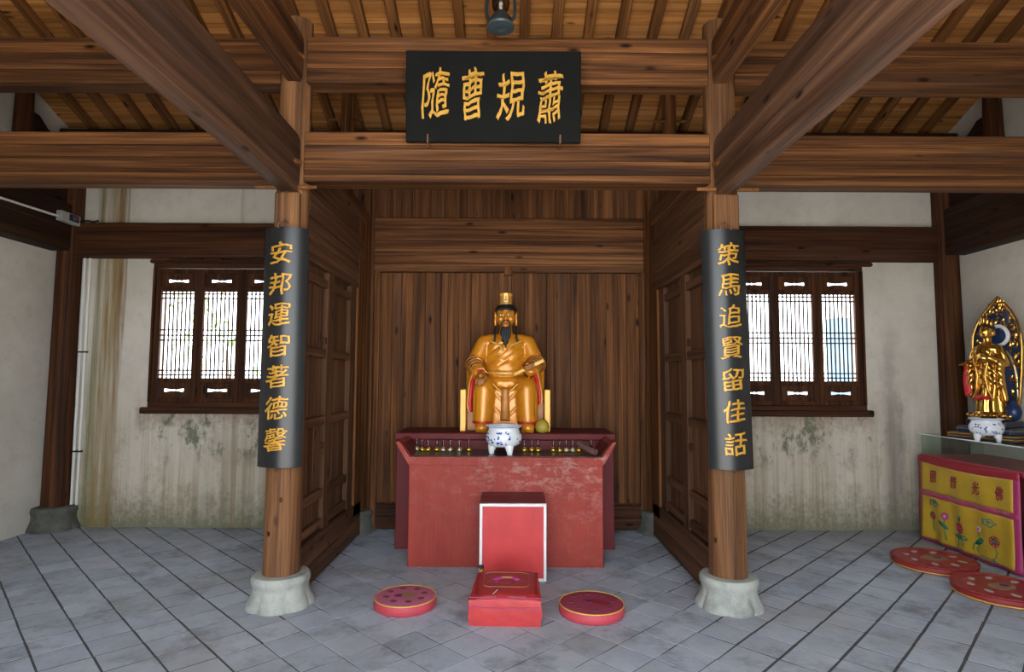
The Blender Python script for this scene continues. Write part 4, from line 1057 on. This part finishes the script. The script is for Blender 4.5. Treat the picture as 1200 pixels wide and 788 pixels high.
# banner
BW, BH = 1.13, .79
ban = thing('altar_banner', (TX0-.03, (4.635+5.765)/2, 0), 'yellow embroidered banner with pink border and red characters hung on the table front', 'banner')
def cloth(s, z, d=0.0):  # s from 0 (far) to BW (near), outward = -x
    u = s/BW; hang = (1-z/BH)
    sag = -.025*math.sin(math.pi*u)*(z/BH)**3
    w = .010*math.sin(9*u*math.pi+2*z)*(.3+hang)+.006*math.sin(23*u+9*z)*hang+.012*hang
    return Vector((-w-d, BW/2-s, z+sag))
def cl_rect(name, mat, s0, s1, z0, z1, d, ns=24, nz=16):
    return MB().grid(ns, nz, lambda a, b: cloth(s0+(s1-s0)*a, z0+(z1-z0)*b, d)).build(name, mat, ban, 60, True, .003)
cl_rect('backing_cloth', 'satin_pink', 0, BW, .012, BH, 0, 30, 24)
cl_rect('top_band', 'satin_red', .002, BW-.002, .735, BH+.002, .004, 30, 6)
cl_rect('upper_field', 'satin_yellow', .035, BW-.055, .475, .733, .004, 30, 14)
cl_rect('fringe_band', 'satin_pink', .01, BW-.01, .428, .474, .006, 30, 4)
cl_rect('lower_field', 'satin_yellow', .035, BW-.055, .035, .427, .004, 30, 20)
mb = MB()
for k in range(60):
    s0 = .03+k*(BW-.09)/60; mb.tube([cloth(s0, .476, .008), cloth(s0+.002, .452, .009)], .0022, 4)
mb.build('fringe', 'stitch_tan', ban, None, True)['kind'] = 'stuff'
for ch, sc, zc in (('照', .20, .62), ('普', .45, .615), ('光', .70, .61), ('佛', .94, .605)):
    m = glyph(ch, .095, .115, .004, .0); remap(m, lambda a, b, c: cloth(sc+a, zc+b, .006+c)); link('character', m, 'stitch_maroon', ban)
def stroke(name, mat, pts, r, closed=False): return MB().tube([cloth(s, z, .008) for s, z in pts], r, 6, closed).build(name, mat, ban, 60, True)
def cloudp(cx, cz, k=1): return [(cx+k*(.055+.012*math.cos(5*a))*math.cos(a), cz+k*(.028+.006*math.cos(5*a))*math.sin(a)) for a in [2*math.pi*i/30 for i in range(30)]]
for cx, cz in ((.20, .375), (.83, .345)):
    stroke('stitched_cloud', 'stitch_teal', cloudp(cx, cz), .0040, True)
    stroke('cloud_curl', 'stitch_teal', [(cx+.022*(1-i/14)*math.cos(i*.7), cz+.014*(1-i/14)*math.sin(i*.7)) for i in range(12)], .0035)
def flower(cx, cz, r, mat, heart):
    mb = MB()
    for k in range(7):
        a = 2*math.pi*k/7; mb.tube([cloth(cx+r*.6*math.cos(a)+r*.38*math.cos(b), cz+r*.6*math.sin(a)+r*.38*math.sin(b), .008) for b in [2*math.pi*i/10 for i in range(10)]], .0042, 5, True)
    o = mb.build('stitched_flower', mat, ban, 60, True)
    m2 = MB(); m2.tube([cloth(cx+r*.22*math.cos(b), cz+r*.22*math.sin(b), .009) for b in [2*math.pi*i/10 for i in range(10)]], .007, 6, True); m2.build('flower_heart', heart, ban, 60, True)
flower(.17, .255, .035, 'stitch_maroon', 'stitch_green'); flower(.34, .285, .033, 'stitch_magenta', 'stitch_pale'); flower(.51, .225, .048, 'stitch_maroon', 'stitch_magenta'); flower(.88, .205, .045, 'stitch_maroon', 'stitch_green'); flower(.71, .265, .024, 'stitch_pale', 'stitch_magenta')
def leafm(cx, cz, a, b, rot, name='stitched_leaf'):
    mb = MB(); N = 18
    def pt(q, f): x, z = a*math.cos(q)*f, b*math.sin(q)*f; return cloth(cx+x*math.cos(rot)-z*math.sin(rot), cz+x*math.sin(rot)+z*math.cos(rot), .007)
    c = mb.bm.verts.new(pt(0, 0)); R1 = [mb.bm.verts.new(pt(2*math.pi*i/N, 1)) for i in range(N)]
    for i in range(N): mb.bm.faces.new((c, R1[i], R1[(i+1) % N]))
    mb.build(name, 'stitch_green', ban, 60, True, .003)
leafm(.32, .205, .060, .016, -.5); leafm(.52, .150, .085, .020, .0); leafm(.72, .165, .055, .024, .5); leafm(.515, .305, .018, .026, 0)
for pts in ([(.17, .23), (.165, .17), (.18, .11)], [(.34, .26), (.33, .2), (.35, .12), (.36, .08)], [(.50, .18), (.49, .12), (.48, .06)], [(.55, .14), (.55, .08)], [(.71, .24), (.71, .18), (.66, .13), (.65, .08)], [(.72, .14), (.69, .10), (.70, .08)], [(.88, .17), (.90, .12), (.88, .07), (.86, .06)]):
    stroke('stitched_stem', 'stitch_green', pts, .0040)
for pts in ([(.72, .055), (.80, .06), (.88, .05)], [(.86, .045), (.90, .04), (.93, .03)]): stroke('stitched_ripple', 'stitch_teal', pts, .0035)

# ------------------------------------------------------------------ golden standing statue
GX, GY = 4.20, 5.17; GR = math.radians(-72)      # turned from facing the viewer towards the room
pl = thing('statue_plinth', (4.22, 5.17, .9962), 'low stepped dark blue plinth with gold edge under the standing statue', 'plinth', rz=GR)
MB().box(-.27, .27, -.19, .17, 0, .055, bev=.006).build('lower_step', 'dark_plinth', pl, None, True)
MB().box(-.215, .215, -.15, .14, .055, .110, bev=.006).build('middle_step', 'blue_enamel', pl, None, True)
MB().box(-.16, .16, -.12, .12, .110, .165, bev=.006).build('upper_step', 'dark_plinth', pl, None, True)
for z, w, d in ((.020, .271, .191), (.043, .271, .191), (.085, .216, .151)):
    MB().tube([(-w, .16*d/.19, z), (-w, -d, z), (w, -d, z), (w, .16*d/.19, z)], .006, 6).build('gold_line', 'bright_gold', pl, None, True)
gs = thing('standing_statue', (GX, GY, 1.162), 'small bright golden standing statue in flowing robes on a lotus base', 'statue', rz=GR)
gs.scale = (1.0, 1.0, 1.055)
def petal_ring(n, r, z, pr, name, up):
    for k in range(n):
        a = 2*math.pi*k/n; m = Matrix.Rotation(a, 3, 'Z') @ Matrix.Rotation(up, 3, 'Y')
        MB().ell((r*math.cos(a), r*math.sin(a), z), pr, m, 10, 8).build(name, 'bright_gold', gs, 60, True)
MB().lathe([(.10, 0), (.15, .01), (.155, .03), (.13, .055), (.12, .07)], (0, 0, 0), 36).build('lotus_base', 'bright_gold', gs, 50, True)
petal_ring(14, .150, .035, (.030, .034, .018), 'petal', -.5)
prg = [('l', [(.105, .06), (.100, .14), (.092, .24), (.088, .36), (.090, .44), (.098, .52), (.100, .575), (.085, .61), (.045, .63)], (0, .0, 0), 28, lambda a, z: 1+.04*math.cos(3*a)),
       ('c', (-.085, .0, .575), .042, (-.125, -.01, .47), .040), ('c', (.085, .0, .575), .042, (.125, -.01, .47), .040),
       ('c', (-.125, -.01, .47), .040, (-.10, -.10, .455), .030), ('c', (.125, -.01, .47), .040, (.06, -.11, .50), .028),
       ('c', (-.120, -.06, .44), .034, (-.128, -.05, .20), .020), ('c', (.120, -.05, .46), .036, (.128, -.03, .17), .022), ('c', (0, 0, .62), .034, (0, -.005, .68), .030)]
def gfold(p, n):
    x, y, z = p; a = math.atan2(x, -y); f = sstep(-n.y, -.2, .4)
    return .006*math.sin(a*9+math.sin(z*14)*1.2)*(1-sstep(z, .42, .5))+f*.006*math.sin((z+abs(x)*1.1)*75)*sstep(z, .24, .3)*(1-sstep(z, .56, .6))
me = blob(prg, .0085, 2, gfold); link('robe', me, 'bright_gold', gs)
me = blob([('e', (0, -.008, .725), (.050, .056, .064)), ('e', (0, -.030, .700), (.034, .030, .030)), ('c', (0, -.058, .738), .006, (0, -.068, .716), .009), ('e', (-.052, .0, .715), (.010, .018, .030)), ('e', (.052, 0, .715), (.010, .018, .030))], .005, 2)
gh = link('head', me, 'bright_gold', gs)
for s in (-1, 1): MB().ell((s*.020, -.054, .730), (.010, .005, .004)).build('eye', 'pupil', gh, 60, True)
MB().ell((0, -.056, .693), (.009, .004, .004)).build('mouth', 'lip_red', gh, 60, True)
link('hair', blob([('e', (0, .008, .755), (.054, .056, .044)), ('e', (0, .01, .805), (.030, .030, .034))], .006, 2), 'hair_black', gs)
for k in range(5):
    a = math.radians(-90+(k-2)*34); MB().ell((.052*math.cos(a), .004+.052*math.sin(a), .795+.014*(2-abs(k-2))), (.014, .008, .026 if k != 2 else .036), Matrix.Rotation(a+math.pi/2, 3, 'Z')).build('crown_leaf', 'bright_gold', gs, 60, True)
def small_hand(pos, d):
    d = Vector(d).normalized(); p = Vector(pos); sd = d.cross(Vector((0, 0, 1))).normalized()
    pr = [('c', tuple(p), .016, tuple(p+d*.03), .017)]
    for i in range(4):
        b = p+d*.035+sd*(-.014+.0095*i); pr.append(('c', tuple(b), .0055, tuple(b+d*(.034+.006*(i in (1, 2)))+Vector((0, 0, -.006))), .0042))
    pr.append(('c', tuple(p+d*.012+sd*.015), .006, tuple(p+d*.035+sd*.024+Vector((0, 0, .012))), .0045))
    return blob(pr, .0032, 1)
link('hand', small_hand((-.105, -.105, .455), (-.25, -1, .05)), 'bright_gold', gs)
link('hand', small_hand((.055, -.115, .50), (-.7, -.5, .3)), 'bright_gold', gs)
mb = MB(); pts = [(-.135, -.085, .44), (-.150, -.08, .36), (-.155, -.07, .27), (-.145, -.065, .19)]
mb.grid(3, 10, lambda u, v: (-.140-.018*math.sin(v*3)+.045*u*1.0, -.095+.02*u, .445-.26*v*(1-.15*u))); mb.build('red_sleeve_lining', 'lining_red', gs, 60, True, .008)
mb = MB(); mb.grid(8, 3, lambda u, v: (-.075+.15*u, -.098-.012*math.sin(u*3.1), .215-.02*abs(math.sin(u*6.3))-.03*v)); mb.build('red_hem', 'lining_red', gs, 60, True, .006)
for s in (-1, 1): MB().tube([(s*.07, -.075, .56), (s*.055, -.098, .48), (s*.03, -.105, .36), (s*.05, -.102, .24), (s*.085, -.10, .16)], .010, 8).build('ribbon', 'bright_gold', gs, 60, True)
# mandorla
md = thing('flame_halo', (GX, GY, 1.162), 'tall pointed blue and gold flame halo behind the golden standing statue', 'halo', rz=GR)
def mand(f):
    pts = []; K = [(0, .10), (.2, .150), (.4, .182), (.6, .200), (.70, .192), (.80, .158), (.88, .108), (.94, .058), (1.0, 0.0)]
    for i in range(41):
        q = i/40; z = -.02+1.10*q
        for (q0, w0), (q1, w1) in zip(K, K[1:]):
            if q0 <= q <= q1: w = w0+(w1-w0)*(q-q0)/(q1-q0); break
        pts.append((w*f, z))
    return pts
R_ = mand(1.0); outer = [(a, b) for a, b in R_]+[(-a, b) for a, b in R_[::-1][1:]]
mb = MB(); inn = []
Ri = mand(.66); zc = lambda b: .05+(b)*.52
def mgrid(u, v):
    i = min(39, int(v*40)); f = v*40-i; w = R_[i][0]+(R_[i+1][0]-R_[i][0])*f; a = (u*2-1)*w; return (a, .166-1.2*a*a, -.02+1.10*v)
MB().grid(12, 80, mgrid).build('back_plate', 'blue_enamel', md, 40, True, .02)
MB().tube([(a, .152-1.2*a*a, b) for a, b in outer], .0125, 8).build('gold_rim', 'bright_gold', md, 60, True)
mb = MB(); rs = random.Random(5)
for k in range(300):
    q = rs.uniform(.10, .97); w = R_[int(q*40)][0]; a = rs.uniform(-.9, .9)*w; z = -.02+1.10*q
    if abs(a) < .085 and z < .80: continue
    L = rs.uniform(.025, .055); th = rs.uniform(.4, 2.7)
    mb.tube([(a+L*.5*math.cos(th+j*.5)*j, .148-1.2*a*a, z+L*.5*math.sin(th+j*.5)*j) for j in (-1, 0, 1)], [.006, .011, .004], 5)
mb.build('flame_relief', 'bright_gold', md, 60, True)['kind'] = 'stuff'
MB().tube([(.085*math.cos(a), .125, .735+.085*math.sin(a)) for a in [2*math.pi*k/36 for k in range(36)]], .016, 8, True).build('halo_ring', 'porcelain', md, 60, True)
MB().tube([(.13+.0*q, .135, .05+.5*q) if q < .5 else (.13*math.cos((q-.5)*2.6), .135, .30+.30*math.sin((q-.5)*3.1)) for q in [k/12 for k in range(13)]], .012, 8).build('inner_band', 'silver_brass', md, 60, True)
MB().lathe([(.005, 0), (.045, .02), (.06, .07), (.05, .12), (.02, .15), (.018, .17)], (.155, .03, 0), 20).build('blue_vase', 'blue_enamel', md, 50, True)

# ------------------------------------------------------------------ electric box, pipes
t = thing('electric_box', (-4.385, 5.84, 3.03), 'open grey electric switch box on the dark beam in the left corner', 'switch box')
MB().box(-4.42, -4.36, 5.70, 5.955, 3.025, 3.125, bev=.006).build('housing', 'grey_plastic', t)
MB().box(-4.362, -4.352, 5.80, 5.92, 3.05, 3.115).build('breaker', 'black_plastic', t)
MB().box(-4.354, -4.346, 5.84, 5.87, 3.06, 3.10).build('blue_switch', 'breaker_blue', t); MB().box(-4.354, -4.346, 5.875, 5.90, 3.07, 3.11).build('red_switch', 'breaker_red', t)
tag(MB().tube([(-4.405, -1.0, 3.045), (-4.405, 3.0, 3.045), (-4.405, 5.0, 3.045), (-4.402, 5.55, 3.06), (-4.398, 5.71, 3.065)], .011, 10).build('conduit', 'pvc_white', None, 60), 'thin white conduit along the dark beam leading to the electric box', 'pipe')
tag(MB().tube([(-4.36, 5.95, 3.075), (-4.30, 5.945, 3.085), (-4.22, 5.94, 3.07), (-4.17, 5.94, 3.082)], .010, 8).build('black_cable', 'black_plastic', None, 60), 'short black cable leaving the electric box along the tie beam', 'cable')
for x, b in ((-4.352, 'beside the corner column'), (-4.300, 'nearer the water stain')):
    t = thing('wall_pipe', (x, 6.035, .22), 'thin white pipe running down the corner of the stained wall, '+b, 'pipe')
    MB().tube([(x, 6.035, .22), (x, 6.035, 2.72)], .013, 10).build('tube', 'pvc_white', t, 60)
    for z in (.75, 1.75): MB().box(x-.02, x+.02, 6.02, 6.056, z-.008, z+.008).build('clip', 'iron', t)
# ------------------------------------------------------------------ outside the windows
t = thing('garden_shrub', (-4.05, 8.6, -.16), 'overexposed green shrub outside the window by the white pipes', 'shrub')
MB().tube([(-4.05, 8.6, -.16), (-4.02, 8.6, .9), (-4.1, 8.62, 1.9)], [.05, .04, .02], 8).build('stem', 'bark', t)
mb = MB(); rs = random.Random(2)
for k in range(170):
    a, r_, z = rs.uniform(0, 6.283), rs.uniform(.1, .75), rs.uniform(.9, 3.2); c = Vector((-4.35+r_*math.cos(a), 8.6+r_*math.sin(a)*.7, z))
    d1 = Vector((rs.uniform(-1, 1), rs.uniform(-1, 1), rs.uniform(-.6, 1))).normalized()*.07; d2 = d1.orthogonal().normalized()*.022
    v = [mb.bm.verts.new(c+q) for q in (-d1, d2, d1, -d2)]; mb.bm.faces.new(v)
mb.build('foliage', 'leaf_green', t)['kind'] = 'stuff'
o = struct(MB().box(4.98, 7.5, 9.0, 9.3, -.16, 2.45).build('exterior_wall', 'blue_wall'))
